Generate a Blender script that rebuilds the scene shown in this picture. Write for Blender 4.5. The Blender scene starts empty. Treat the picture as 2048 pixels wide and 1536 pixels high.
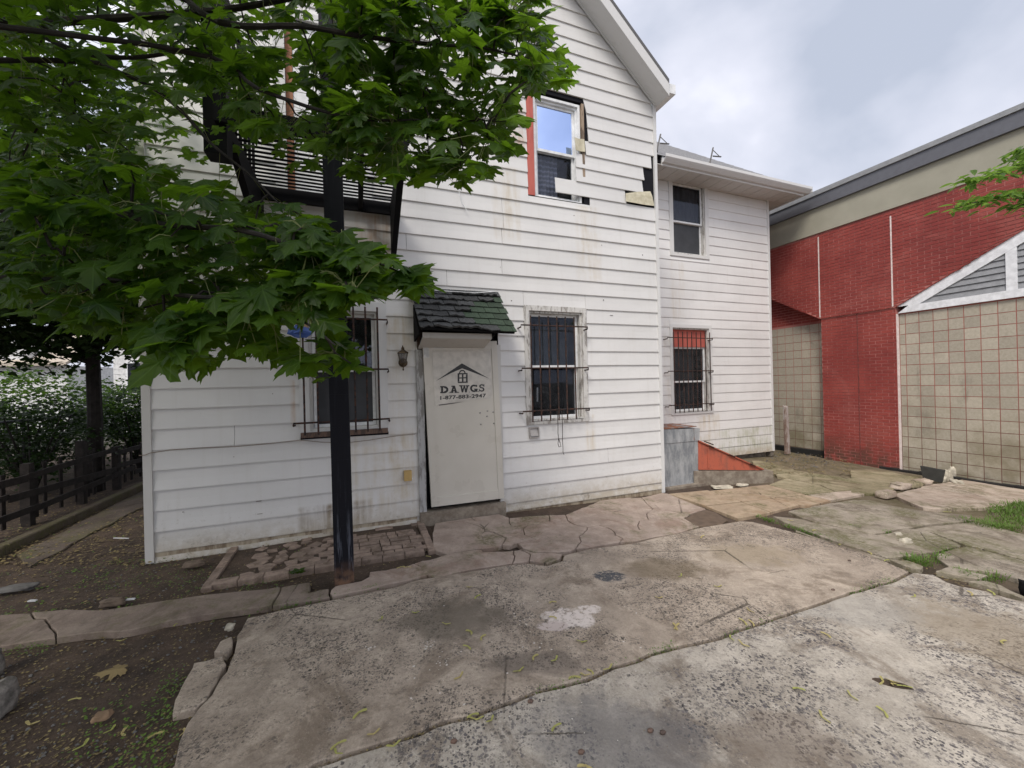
import bpy, math, random
import numpy as np
from mathutils import Vector, Matrix, noise as mnoise
from mathutils.geometry import tessellate_polygon
rnd = random.Random(7)
R = math.radians
S = bpy.context.scene
COL = S.collection

# ------------------------------------------------------------------ camera
FPX = 795.0                      # focal length in pixels of the 2048 wide photograph
ROLL = math.atan(0.0245)
EYE = 1.65
cam_d = bpy.data.cameras.new('camera'); cam = bpy.data.objects.new('camera', cam_d); COL.objects.link(cam)
cam_d.sensor_width = 36; cam_d.lens = 36 * FPX / 2048; cam_d.clip_end = 3000; cam_d.clip_start = 0.02
cr, sr = math.cos(ROLL), math.sin(ROLL)
# world up in the picture is (-sr, cr), world right is (cr, sr)
cam.matrix_world = Matrix(((cr, sr, 0, 0), (0, 0, -1, 0), (-sr, cr, 0, EYE), (0, 0, 0, 1)))
S.camera = cam
def ray(px, py):
    u = (px - 1024) / FPX; v = (768 - py) / FPX
    return Vector((u * cr + v * sr, 1.0, -u * sr + v * cr))
CAM = Vector((0, 0, EYE))
def P(px, py, Y): return CAM + ray(px, py) * Y

# ------------------------------------------------------------------ world, sun, exposure
SUN_EL, SUN_AZ = 50.0, 205.0     # azimuth clockwise from +Y (the view direction)
W = bpy.data.worlds.new('World'); S.world = W; W.use_nodes = True
nt = W.node_tree; nt.nodes.clear()
def wn(t): return nt.nodes.new(t)
bg = wn('ShaderNodeBackground'); bg.inputs['Strength'].default_value = 0.1
wo = wn('ShaderNodeOutputWorld'); nt.links.new(bg.outputs[0], wo.inputs[0])
sky = wn('ShaderNodeTexSky'); sky.sky_type = 'NISHITA'; sky.sun_disc = False
sky.sun_elevation = R(SUN_EL); sky.sun_rotation = R(SUN_AZ); sky.air_density = 1.5; sky.dust_density = 3
tc = wn('ShaderNodeTexCoord')
mp = wn('ShaderNodeMapping'); mp.inputs['Scale'].default_value = (1, 1, 1.35); nt.links.new(tc.outputs['Generated'], mp.inputs[0])
n1 = wn('ShaderNodeTexNoise'); n1.inputs['Scale'].default_value = 1.9; n1.inputs['Detail'].default_value = 6; n1.inputs['Roughness'].default_value = 0.48
mp.inputs['Location'].default_value = (0.7, 2.1, 0.9)
n1.inputs['Distortion'].default_value = 0.2
nt.links.new(mp.outputs[0], n1.inputs['Vector'])
rp = wn('ShaderNodeValToRGB'); nt.links.new(n1.outputs['Fac'], rp.inputs[0])
cr_ = rp.color_ramp; cr_.elements[0].position = 0.35; cr_.elements[0].color = (0.37, 0.405, 0.49, 1)
cr_.elements[1].position = 0.66; cr_.elements[1].color = (0.93, 0.925, 0.97, 1)
e = cr_.elements.new(0.50); e.color = (0.56, 0.575, 0.655, 1)
ml = wn('ShaderNodeVectorMath'); ml.operation = 'SCALE'; ml.inputs['Scale'].default_value = 8.3
nt.links.new(rp.outputs[0], ml.inputs[0])
mx = wn('ShaderNodeMix'); mx.data_type = 'RGBA'; mx.inputs[0].default_value = 0.96565
nt.links.new(sky.outputs[0], mx.inputs[6]); nt.links.new(ml.outputs[0], mx.inputs[7]); nt.links.new(mx.outputs[2], bg.inputs[0])
sd = bpy.data.lights.new('sun', 'SUN'); sd.energy = 1.5; sd.angle = R(20); sd.color = (1, 0.93, 0.83)
sun = bpy.data.objects.new('sun', sd); COL.objects.link(sun)
sdir = Vector((math.sin(R(SUN_AZ)) * math.cos(R(SUN_EL)), math.cos(R(SUN_AZ)) * math.cos(R(SUN_EL)), math.sin(R(SUN_EL))))
sun.rotation_euler = (-sdir).to_track_quat('-Z', 'Y').to_euler()
S.view_settings.view_transform = 'Standard'; S.view_settings.look = 'None'
S.view_settings.exposure = 0.86; S.view_settings.gamma = 1; S.view_settings.use_curve_mapping = False
S.cycles.max_bounces = 6; S.cycles.transparent_max_bounces = 12; S.cycles.diffuse_bounces = 4

# ------------------------------------------------------------------ materials
class MT:
    def __init__(s, name):
        s.m = bpy.data.materials.new(name); s.m.use_nodes = True; s.t = s.m.node_tree; s.t.nodes.clear()
        s.geo = s.n('ShaderNodeNewGeometry'); s.pos = s.geo.outputs['Position']
    def n(s, t, **kw):
        nd = s.t.nodes.new(t)
        for k, v in kw.items(): setattr(nd, k, v)
        return nd
    def put(s, sock, v):
        if v is None: return
        if isinstance(v, bpy.types.NodeSocket): s.t.links.new(v, sock)
        elif isinstance(v, (tuple, list)) and len(v) == 3 and sock.type == 'RGBA': sock.default_value = (*v, 1)
        else: sock.default_value = v
    def map(s, vec, scale=(1, 1, 1), loc=(0, 0, 0), rot=(0, 0, 0)):
        nd = s.n('ShaderNodeMapping'); s.put(nd.inputs[0], vec); nd.inputs['Scale'].default_value = scale
        nd.inputs['Location'].default_value = loc; nd.inputs['Rotation'].default_value = rot; return nd.outputs[0]
    def noise(s, scale, detail=4, rough=.55, vec=None, dist=0.0, color=False):
        nd = s.n('ShaderNodeTexNoise'); s.put(nd.inputs['Vector'], vec if vec is not None else s.pos)
        nd.inputs['Scale'].default_value = scale; nd.inputs['Detail'].default_value = detail
        nd.inputs['Roughness'].default_value = rough; nd.inputs['Distortion'].default_value = dist
        return nd.outputs[1 if color else 0]
    def vor(s, scale, feature='F1', vec=None, rand=1.0):
        nd = s.n('ShaderNodeTexVoronoi'); nd.feature = feature; s.put(nd.inputs['Vector'], vec if vec is not None else s.pos)
        nd.inputs['Scale'].default_value = scale; nd.inputs['Randomness'].default_value = rand; return nd
    def mr(s, v, a, b, c=0.0, d=1.0, smooth=True):
        nd = s.n('ShaderNodeMapRange'); nd.interpolation_type = 'SMOOTHSTEP' if smooth else 'LINEAR'
        s.put(nd.inputs['Value'], v)
        for i, x in zip((1, 2, 3, 4), (a, b, c, d)): s.put(nd.inputs[i], x)
        return nd.outputs[0]
    def ma(s, op, a, b=0.0, c=None):
        nd = s.n('ShaderNodeMath'); nd.operation = op; s.put(nd.inputs[0], a); s.put(nd.inputs[1], b)
        if c is not None: s.put(nd.inputs[2], c)
        return nd.outputs[0]
    def mix(s, f, a, b, mode='MIX'):
        nd = s.n('ShaderNodeMix'); nd.data_type = 'RGBA'; nd.blend_type = mode
        s.put(nd.inputs[0], f); s.put(nd.inputs[6], a); s.put(nd.inputs[7], b); return nd.outputs[2]
    def dot(s, vec, d):
        nd = s.n('ShaderNodeVectorMath'); nd.operation = 'DOT_PRODUCT'; s.put(nd.inputs[0], vec); nd.inputs[1].default_value = d
        return nd.outputs['Value']
    def xyz(s, vec):
        nd = s.n('ShaderNodeSeparateXYZ'); s.put(nd.inputs[0], vec); return nd.outputs
    def comb(s, a, b, c):
        nd = s.n('ShaderNodeCombineXYZ')
        for i, v in enumerate((a, b, c)): s.put(nd.inputs[i], v)
        return nd.outputs[0]
    def rand(s): return s.n('ShaderNodeObjectInfo').outputs['Random']
    def vary(s, col, amt=.15, r=None):
        """brightness differs a little from object to object"""
        f = s.mr(s.rand() if r is None else r, 0, 1, 1 - amt, 1 + amt, False)
        nd = s.n('ShaderNodeVectorMath'); nd.operation = 'SCALE'; s.put(nd.inputs[0], col); s.put(nd.inputs['Scale'], f); return nd.outputs[0]
    def bump(s, h, strength=.5, dist=.01, nrm=None):
        nd = s.n('ShaderNodeBump'); nd.inputs['Strength'].default_value = strength; nd.inputs['Distance'].default_value = dist
        s.put(nd.inputs['Height'], h); s.put(nd.inputs['Normal'], nrm); return nd.outputs[0]
    def done(s, color, rough=.6, metal=0.0, nrm=None, spec=None, sheen=None, trans=None):
        b = s.n('ShaderNodeBsdfPrincipled'); s.put(b.inputs['Base Color'], color); s.put(b.inputs['Roughness'], rough)
        s.put(b.inputs['Metallic'], metal); s.put(b.inputs['Normal'], nrm)
        if spec is not None: s.put(b.inputs['Specular IOR Level'], spec)
        o = s.n('ShaderNodeOutputMaterial'); out = b.outputs[0]
        if trans is not None:
            t = s.n('ShaderNodeBsdfTranslucent'); s.put(t.inputs[0], trans[0]); s.put(t.inputs['Normal'], nrm)
            m = s.n('ShaderNodeMixShader'); m.inputs[0].default_value = trans[1]
            s.t.links.new(out, m.inputs[1]); s.t.links.new(t.outputs[0], m.inputs[2]); out = m.outputs[0]
        s.t.links.new(out, o.inputs[0]); return s.m

def simple(name, col, rough=.6, metal=0., amt=.12, scale=12, bumps=.15, vary=0.0, spec=None):
    m = MT(name); n = m.noise(scale, 5)
    c = m.mix(m.mr(n, .3, .7), tuple(x * (1 - amt) for x in col), tuple(min(1, x * (1 + amt)) for x in col))
    if vary: c = m.vary(c, vary)
    return m.done(c, rough, metal, m.bump(m.noise(scale * 6, 3), bumps, .004), spec)

# ------------------------------------------------------------------ objects
def mkobj(name, me, parent=None):
    o = bpy.data.objects.new(name, me); COL.objects.link(o)
    if parent: o.parent = parent
    return o
def tag(o, label=None, cat=None, group=None, kind=None):
    if label: o['label'] = label
    if cat: o['category'] = cat
    if group: o['group'] = group
    if kind: o['kind'] = kind
    return o
def thing(name, loc, label, cat, group=None):
    o = mkobj(name, None); o.location = loc; o.empty_display_size = .1; return tag(o, label, cat, group)
def wloc(o):
    v = Vector((0, 0, 0))
    while o: v += o.location; o = o.parent
    return v
class MB:
    def __init__(s): s.v = []; s.f = []; s.mi = []; s.uv = None
    def add(s, vs, fs, mi=0):
        n = len(s.v); s.v += [tuple(v) for v in vs]; s.f += [tuple(i + n for i in f) for f in fs]; s.mi += [mi] * len(fs); return s
    def hexa(s, p, mi=0):
        """eight corners: bottom ring 0..3, top ring 4..7"""
        return s.add(p, [(3, 2, 1, 0), (4, 5, 6, 7), (0, 1, 5, 4), (1, 2, 6, 5), (2, 3, 7, 6), (3, 0, 4, 7)], mi)
    def box(s, fr, s0, s1, d0, d1, z0, z1, mi=0):
        q = fr.pt
        return s.hexa([q(s0, d0, z0), q(s1, d0, z0), q(s1, d1, z0), q(s0, d1, z0), q(s0, d0, z1), q(s1, d0, z1), q(s1, d1, z1), q(s0, d1, z1)], mi)
    def prism(s, ring, off, mi=0):
        """polygon ring (world points) extruded by the vector off"""
        n = len(ring); off = Vector(off); top = [Vector(p) + off for p in ring]
        tri = tessellate_polygon([[Vector(p) for p in ring]])
        fs = [tuple(t) for t in tri] + [tuple(i + n for i in t[::-1]) for t in tri] + [(i, (i + 1) % n, n + (i + 1) % n, n + i) for i in range(n)]
        return s.add(list(ring) + top, fs, mi)
    def tube(s, pts, r, seg=6, mi=0, cap=True):
        pts = [Vector(p) for p in pts]; n = len(pts); rr = r if isinstance(r, (list, tuple)) else [r] * n
        vs = []; up = Vector((.13, .21, .97))
        for i, p in enumerate(pts):
            d = (pts[min(i + 1, n - 1)] - pts[max(i - 1, 0)]).normalized()
            a = d.cross(up)
            if a.length < .1: a = d.cross(Vector((1, 0, 0)))
            a.normalize(); b = d.cross(a)
            for k in range(seg):
                t = 2 * math.pi * k / seg; vs.append(p + (a * math.cos(t) + b * math.sin(t)) * rr[i])
        fs = [(i * seg + k, i * seg + (k + 1) % seg, (i + 1) * seg + (k + 1) % seg, (i + 1) * seg + k) for i in range(n - 1) for k in range(seg)]
        if cap: fs += [tuple(range(seg))[::-1], tuple((n - 1) * seg + k for k in range(seg))]
        return s.add(vs, fs, mi)
    def lathe(s, base, prof, seg=12, mi=0, axis=Vector((0, 0, 1))):
        base = Vector(base); q = Vector((0, 0, 1)).rotation_difference(axis); vs = []
        for z, r in prof:
            for k in range(seg):
                t = 2 * math.pi * k / seg; vs.append(base + q @ Vector((r * math.cos(t), r * math.sin(t), z)))
        n = len(prof)
        fs = [(i * seg + k, i * seg + (k + 1) % seg, (i + 1) * seg + (k + 1) % seg, (i + 1) * seg + k) for i in range(n - 1) for k in range(seg)]
        fs += [tuple(range(seg))[::-1], tuple((n - 1) * seg + k for k in range(seg))]
        return s.add(vs, fs, mi)
    def build(s, name, mats, parent=None, origin=None, smooth=False, label=None):
        L = wloc(parent) if parent else (Vector(origin) if origin is not None else Vector((0, 0, 0)))
        me = bpy.data.meshes.new(name)
        me.from_pydata([(v[0] - L.x, v[1] - L.y, v[2] - L.z) for v in s.v], [], s.f)
        if not isinstance(mats, (list, tuple)): mats = [mats]
        for m in mats: me.materials.append(m)
        if len(mats) > 1: me.polygons.foreach_set('material_index', s.mi)
        if s.uv is not None:
            ul = me.uv_layers.new(name='UVMap'); idx = np.empty(len(me.loops), dtype=np.int32); me.loops.foreach_get('vertex_index', idx)
            ul.data.foreach_set('uv', np.array(s.uv, dtype=np.float32)[idx].ravel())
        if smooth: me.polygons.foreach_set('use_smooth', [True] * len(s.f))
        me.update()
        o = mkobj(name, me, parent)
        if not parent and origin is not None: o.location = L
        if label: o['label'] = label
        return o
class Frame:
    """a vertical plane: o on it, a along it (to the picture's right), n out of it towards the yard"""
    def __init__(s, o, a):
        s.o = Vector((o[0], o[1], 0)); s.a = Vector((a[0], a[1], 0)).normalized(); s.n = Vector((s.a.y, -s.a.x, 0))
    def pt(s, x, d, z): return s.o + s.a * x + s.n * d + Vector((0, 0, z))
    def hit(s, px, py, d=0.0):
        r = ray(px, py); q = s.o + s.n * d; t = (q - CAM).dot(s.n) / r.dot(s.n); p = CAM + r * t
        return (p - s.o).dot(s.a), p.z
    def w(s, px, py, d=0.0):
        x, z = s.hit(px, py, d); return s.pt(x, d, z)

E = 0.203                                             # siding exposure
hx = ray(1315, 761); lx = ray(294, 786)
Zr = FPX * E / 26.05 ; Zl = FPX * E / 40.95
pL = Vector((lx.x * Zl, Zl)); pR = Vector((hx.x * Zr, Zr))
FA = Frame(pL, pR - pL)                               # main facade
Zw = FPX * E / 19.65; wx = ray(1318, 761)
FW = Frame((wx.x * Zw, Zw), pR - pL)                  # facade of the set-back wing
GS = -0.0205
def g(x, y): return GS * max(0.0, x + 1.5) - 0.02 * max(0.0, x - 4.5)
def G(px, py, up=0.0):
    r = ray(px, py); z = 0.0
    for _ in range(12):
        t = (z + up - EYE) / r.z; z = g(r.x * t, t)
    return Vector((r.x * t, t, z + up))
sMR = FA.hit(1318, 600)[0]; sML = FA.hit(283, 700)[0]
sWR = FW.hit(1541, 650)[0]; sWL = -1.0
dWing = (FW.o - FA.o).dot(FA.n)
print('facade left', pL, 'right', pR, 'W', sMR, 'sML', sML, 'wing offset', dWing, 'wing right', sWR)

# ------------------------------------------------------------------ siding material with its stains
def spots_for(fr, quads):
    out = []
    for (x0, y0, x1, y1, col, st, soft) in quads:
        a, z1 = fr.hit(x0, y0); b, z0 = fr.hit(x1, y1); out.append((min(a, b), max(a, b), min(z0, z1), max(z0, z1), col, st, soft))
    return out
def siding_mat(name, fr, spots, base=(.69, .685, .68), low=.30):
    m = MT(name); sv = m.dot(m.pos, tuple(fr.a)); s0 = fr.o.dot(fr.a); sv = m.ma('SUBTRACT', sv, s0); z = m.xyz(m.pos)[2]
    c = m.mix(m.mr(m.noise(1.3, 4), .3, .7), tuple(x * .955 for x in base), tuple(x * 1.03 for x in base))
    c = m.vary(c, .025)
    st = m.noise(1.0, 5, .6, m.comb(m.ma('MULTIPLY', sv, 14), 0.0, m.ma('MULTIPLY', z, 1.1)))     # runs down the boards
    blot = m.noise(5.0, 6, .65)
    c = m.mix(m.ma('MULTIPLY', m.mr(st, .5, .78), .16), c, (.47, .44, .38))
    for (a, b, z0, z1, col, k, soft) in spots:
        f = m.ma('MULTIPLY', m.mr(sv, a - soft, a + soft), m.mr(sv, b + soft, b - soft))
        f = m.ma('MULTIPLY', f, m.ma('MULTIPLY', m.mr(z, z0 - soft * 1.6, z0 + soft), m.mr(z, z1 + soft * .5, z1 - soft * .5)))
        f = m.ma('MULTIPLY', f, m.ma('MULTIPLY', m.mr(st, .25, .75), m.mr(blot, .25, .65)))
        c = m.mix(m.ma('MULTIPLY', f, k * .78), c, col)
    # grime splashed up from the soil
    c = m.mix(m.ma('MULTIPLY', m.mr(z, low + .06, -.06), m.mr(m.noise(9, 7, .7), .3, .6, .35, .9)), c, (.42, .365, .28))
    c = m.mix(m.ma('MULTIPLY', m.mr(z, low + .45, .05), m.mr(m.noise(26, 7, .75), .56, .66, 0, .4)), c, (.30, .27, .22))
    c = m.mix(m.ma('MULTIPLY', m.mr(z, low - .05, -.1), m.mr(m.noise(3.2, 6, .75), .56, .64, 0, .75)), c, (.15, .115, .08))
    c = m.mix(m.mr(m.noise(60, 4, .7), .67, .73, 0, .3), c, (.35, .33, .30))
    nr = m.bump(m.noise(2.2, 3), .25, .02); nr = m.bump(m.noise(55, 3), .12, .002, nr)
    return m.done(c, m.mr(m.noise(7, 4), .3, .7, .38, .55), 0, nr, .4)
RUST = (.45, .24, .09); TAN = (.48, .38, .22); BR = (.22, .17, .12); GRN = (.30, .32, .16)
sp = spots_for(FA, [(715, 425, 780, 560, RUST, 1.1, .06), (772, 630, 835, 700, TAN, 1.0, .08), (772, 700, 835, 1000, TAN, .45, .1),
    (690, 870, 830, 1010, TAN, .75, .12), (1015, 200, 1050, 300, RUST, .9, .06), (985, 330, 1040, 480, TAN, .6, .05), (1150, 410, 1200, 560, TAN, .55, .05),
    (1170, 830, 1190, 900, TAN, .7, .03), (580, 760, 592, 850, RUST, .9, .015), (600, 1015, 740, 1062, BR, 1.3, .05), (560, 500, 640, 600, TAN, .5, .1)])
M_SIDE = siding_mat('white siding', FA, sp)
sp = spots_for(FW, [(1395, 830, 1440, 940, TAN, .8, .08), (1440, 860, 1545, 900, GRN, 1.0, .12), (1340, 520, 1370, 640, TAN, .35, .05), (1325, 640, 1345, 840, TAN, .3, .04)])
M_SIDEW = siding_mat('white wing siding', FW, sp, (.73, .725, .725), .05)

# weathered white paint with peeling
def peel(name, c1, c2, sc=18, lo=.45, hi=.55):
    m = MT(name); v = m.map(m.pos, (1, 1, .22)); f = m.mr(m.noise(sc, 7, .75, v), lo, hi)
    return m.done(m.mix(f, c1, c2), .7, 0, m.bump(m.noise(sc * 2, 5, .6, v), .4, .004))
M_PEEL = peel('peeling white paint', (.60, .59, .57), (.27, .25, .23), lo=.48, hi=.6)
M_TRIM = peel('white trim', (.66, .66, .66), (.56, .55, .53), 9, .55, .8)
M_TRIMD = peel('dirty trim', (.58, .57, .55), (.46, .44, .41), 7, .5, .75)
M_VINYL = simple('white vinyl', (.78, .79, .80), .35, bumps=.05)
M_TAR = simple('tar paper', (.016, .016, .02), .9, scale=5, bumps=.5, spec=.1)
M_WOOD = peel('raw wood', (.33, .25, .18), (.14, .10, .07), 14)
M_GREYW = peel('grey weathered wood', (.42, .42, .42), (.22, .21, .20), 14)
M_SILLW = peel('brown sill wood', (.16, .10, .075), (.08, .055, .045), 16)
M_NICK = simple('rusty nick', (.16, .13, .11), .8)
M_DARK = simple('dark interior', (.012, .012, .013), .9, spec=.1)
M_ORANGE = peel('faded red plywood', (.52, .13, .10), (.40, .09, .07), 10, .35, .7)
M_BLIND = simple('grey blind', (.16, .165, .18), .8, amt=.05)
M_BLIND2 = simple('dark vertical blind', (.045, .045, .048), .8, amt=.1)
def glass(name, tint=.35, ior=1.55):
    m = MT(name); fr = m.n('ShaderNodeFresnel'); fr.inputs[0].default_value = ior + .35
    gl = m.n('ShaderNodeBsdfGlossy'); gl.inputs['Roughness'].default_value = .02; gl.inputs[0].default_value = (.85, .88, 1, 1)
    nr = m.bump(m.noise(1.7, 2), .04, .05); m.put(gl.inputs['Normal'], nr)
    tr = m.n('ShaderNodeBsdfTransparent'); tr.inputs[0].default_value = (tint, tint * 1.02, tint * 1.05, 1)
    df = m.n('ShaderNodeBsdfDiffuse'); m.put(df.inputs[0], (.25, .26, .27))
    x = m.n('ShaderNodeMixShader'); m.put(x.inputs[0], m.mr(m.noise(9, 6, .7), .45, .8, .02, .14)); m.t.links.new(tr.outputs[0], x.inputs[1]); m.t.links.new(df.outputs[0], x.inputs[2])
    mix = m.n('ShaderNodeMixShader'); m.put(mix.inputs[0], m.ma('MULTIPLY', m.ma('ADD', m.ma('MULTIPLY', fr.outputs[0], .9), .02), m.ma('SUBTRACT', 1.0, m.geo.outputs['Backfacing']))); m.t.links.new(x.outputs[0], mix.inputs[1]); m.t.links.new(gl.outputs[0], mix.inputs[2])
    o = m.n('ShaderNodeOutputMaterial'); m.t.links.new(mix.outputs[0], o.inputs[0]); return m.m
M_GLASS = glass('window glass')
def mirror_glass():
    m = MT('sky blue mirror pane'); gl = m.n('ShaderNodeBsdfGlossy'); gl.inputs['Roughness'].default_value = .01; gl.inputs[0].default_value = (.52, .66, 1.0, 1)  # blue of the reflected sky is tinted into the mirror colour
    m.put(gl.inputs['Normal'], m.bump(m.noise(1.5, 2), .03, .05)); o = m.n('ShaderNodeOutputMaterial'); m.t.links.new(gl.outputs[0], o.inputs[0]); return m.m
M_GLASSB = mirror_glass()
M_SCREEN = simple('insect screen', (.055, .058, .065), .55, amt=.15, scale=4, bumps=.3, spec=.35)
M_GLASSG = glass('grey glass', .6, 1.75)
M_GLASSR = glass('bright reflecting glass', .5, 2.6)
M_GLASSD = glass('dark glass', .75, 1.3)
m = MT('lace curtain'); v = m.map(m.pos, (1, 1, 1)); wv = m.n('ShaderNodeTexWave'); m.put(wv.inputs[0], v); wv.inputs['Scale'].default_value = 4.5; wv.inputs['Distortion'].default_value = 4; wv.bands_direction = 'Z'
M_LACE = m.done(m.mix(m.mr(wv.outputs[1], .4, .9), (.16, .17, .22), (.34, .36, .46)), .9)
m = MT('rusty iron'); f = m.mr(m.noise(25, 6, .7), .42, .6)
M_IRON = m.done(m.mix(f, (.02, .017, .018), (.085, .038, .026)), .7, .3, m.bump(m.noise(120, 3), .3, .002))
m = MT('black painted timber'); v = m.map(m.pos, (1, 1, .07)); f = m.mr(m.noise(28, 6, .7, v), .50, .64); lowf = m.mr(m.xyz(m.pos)[2], 1.0, .1)
c = m.mix(m.ma('MULTIPLY', f, m.ma('ADD', m.ma('MULTIPLY', lowf, .8), .08)), (.007, .0075, .012), (.11, .12, .15))
c = m.mix(m.ma('MULTIPLY', m.mr(m.xyz(m.pos)[2], .24, .0), m.mr(m.noise(12, 6), .3, .6)), c, (.17, .10, .065))
M_BLACK = m.done(c, .6, 0, m.bump(m.noise(28, 6, .6, v), .35, .004), .18)
M_BLACKM = simple('black painted iron', (.006, .006, .008), .7, 0, spec=.15)
M_ASPH = None

# ------------------------------------------------------------------ the house
hb = FA.pt(sMR / 2, 0, g(0, 5))
HOUSE = thing('house', hb, 'white sided two-storey house with a boarded door, barred windows and torn siding upstairs', 'house')
zline0 = EYE + (760.9 - 964.3) / 26.05 * E            # the lowest line between boards
def zl(k): return zline0 + E * k
# rake
rs0, rz0 = FA.hit(1307, 216); rs1, rz1 = FA.hit(1147, 0)
pitch = (rz1 - rz0) / (rs0 - rs1)
sMid = (sML + sMR) / 2
zApex = rz0 + (rs0 - sMid) * pitch
def rake_s(z):            # facade half limits at height z
    h = max(0.0, (z - rz0)) / pitch
    return sML + h + .02, rs0 - h
print('pitch', pitch, 'eave z', rz0, 'apex', zApex)

def board(name_mat, fr, sbl, sbr, stl, strr, z0, z1, parent, tilt=0.0, dbot=.022, label=None):
    """one clapboard: a bent sheet with a thick butt edge"""
    n = max(2, int((max(sbr, strr) - min(sbl, stl)) / .28) + 1); vs = []; fs = []
    ph = rnd.random() * 50
    for i in range(n + 1):
        t = i / n; sb = sbl + (sbr - sbl) * t; st = stl + (strr - stl) * t
        w = (mnoise.noise(Vector((sb * .9, z0 * 7, ph))) * .003 + mnoise.noise(Vector((sb * 4, z0 * 7, ph))) * .0022)
        zz = z0 + tilt * (t - .5) + mnoise.noise(Vector((sb * .7, z0 * 3, 1.7))) * .004
        q = fr.pt
        vs += [q(sb, .001, zz + .0), q(sb, dbot + w, zz), q(sb, dbot + w, zz + .010), q((sb + st) / 2, .013 + w * 1.6, (zz + z1) / 2), q(st, .0055 + w * .3, z1 + .006 + (zz - z0))]
    for i in range(n):
        for k in range(4): a = i * 5 + k; fs.append((a, a + 5, a + 6, a + 1))
    fs += [(0, 1, 2, 3, 4), tuple(n * 5 + k for k in (4, 3, 2, 1, 0))]
    mb = MB(); mb.add(vs, fs); return mb.build('siding_board', name_mat, parent, label=label)

# openings of the main facade as (s0,s1,z0,z1)
def rect(fr, xl, yl, xr, yr, ytop, ybot, xm):
    return (fr.hit(xl, yl)[0], fr.hit(xr, yr)[0], fr.hit(xm, ybot)[1], fr.hit(xm, ytop)[1])
WL = rect(FA, 598, 740, 774, 740, 604, 868, 686)
WR = rect(FA, 1049, 730, 1173, 730, 614, 846, 1113)
sD0 = FA.hit(838, 860)[0]; sD1 = FA.hit(1000, 860)[0]; DR = (sD0, sD1, g(-1, 5) + .12, FA.hit(920, 640)[1])
WU = rect(FA, 1053, 290, 1162, 290, 192, 398, 1110)
DU = (FA.hit(553, 200)[0], FA.hit(553, 200)[0] + .95, FA.hit(790, 432)[1] + .05, FA.hit(790, 432)[1] + 2.15)
print('WL', WL, 'WR', WR, 'DR', DR, 'WU', WU, 'DU', DU)
X = lambda px, py: FA.hit(px, py)[0]
def side_boards():
    k = -1
    seam = {}
    for px, ys in ((1003, (405, 470, 530)), (1006, (436,)), (893, (553,)), (812, (478,)), (470, (880,)), (1215, (905,)), (690, (905,))):
        for y in ys:
            s_, z_ = FA.hit(px, y); seam.setdefault(int((z_ - zline0) // E), []).append(s_)
    # damaged courses right of the upstairs window: bottom line height at x=1240 -> (left bottom, left top, right bottom, right top)
    dmg = {}
    def dk(y): return round((FA.hit(1240, y)[1] - zline0) / E)
    dmg[dk(243)] = (X(1172, 224), X(1165, 198), None, None)
    dmg[dk(270)] = (X(1174, 250), X(1172, 224), None, None)
    dmg[dk(296.5)] = (X(1176, 277), X(1174, 250), None, None)
    dmg[dk(323.4)] = (X(1171, 304), X(1169, 276), X(1301, 336), X(1301, 312))
    dmg[dk(350.5)] = (X(1150.7, 331), X(1151.6, 303), X(1287, 359), X(1285, 336))
    dmg[dk(377.4)] = (X(1151.6, 356), X(1150.7, 331), X(1285, 385), X(1283, 360))
    dmg[dk(404.3)] = (X(1111, 379), X(1109, 350), X(1251, 404), X(1249, 380))
    kbot = dk(431.8)
    while True:
        z0, z1 = zl(k), zl(k + 1)
        if k == -1: z0 = zline0 - .105
        l0, r0 = rake_s(z0); l1, r1 = rake_s(z1)
        l0 = max(l0, sML + .065); l1 = max(l1, sML + .065); r0 = min(r0, sMR - .05); r1 = min(r1, sMR - .05)
        if r1 - l1 < .3: break
        zm = (z0 + z1) / 2
        segs = [[l0, r0, l1, r1]]
        def cut(a, b, ta=None, tb=None):
            ta = a if ta is None else ta; tb = b if tb is None else tb; out = []
            for q in segs:
                if q[1] <= a or q[0] >= b: out.append(q); continue
                if q[0] < a - .01: out.append([q[0], a, q[2], ta])
                if q[1] > b + .01: out.append([b, q[1], tb, q[3]])
            return out
        extra = []
        for o in (WL, WR, DR, DU):
            lo, hi = max(z0, o[2]), min(z1, o[3])
            if hi - lo <= .004: continue
            if hi - lo > .75 * (z1 - z0): segs = cut(o[0], o[1])
            else:
                segs = cut(o[0], o[1])
                if o[2] > z0 + .01: extra.append((o[0] + .003, o[1] - .003, z0, o[2]))
                if o[3] < z1 - .01: extra.append((o[0] + .003, o[1] - .003, o[3], z1))
        if k in dmg:
            bl, tl, br, tr = dmg[k]; segs = cut(WU[0], bl, WU[0], tl)
            if br is not None: segs = cut(br, r0 + 1, tr, r1 + 1)
        elif z1 > WU[2] and z0 < WU[3] and k >= kbot:
            if k == kbot:
                segs = cut(WU[0], X(1179, 400)); extra.append((WU[0] + .002, X(1179, 400) - .002, z0, WU[2] - .02))
        for q in seam.get(k, []): segs = cut(q - .002, q + .002)
        for q in segs: board(M_SIDE, FA, q[0], q[1], q[2], q[3], z0, z1, HOUSE)
        for (a, b, lo, hi) in extra: board(M_SIDE, FA, a, b, a, b, lo, hi, HOUSE)
        k += 1
side_boards()
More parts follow.
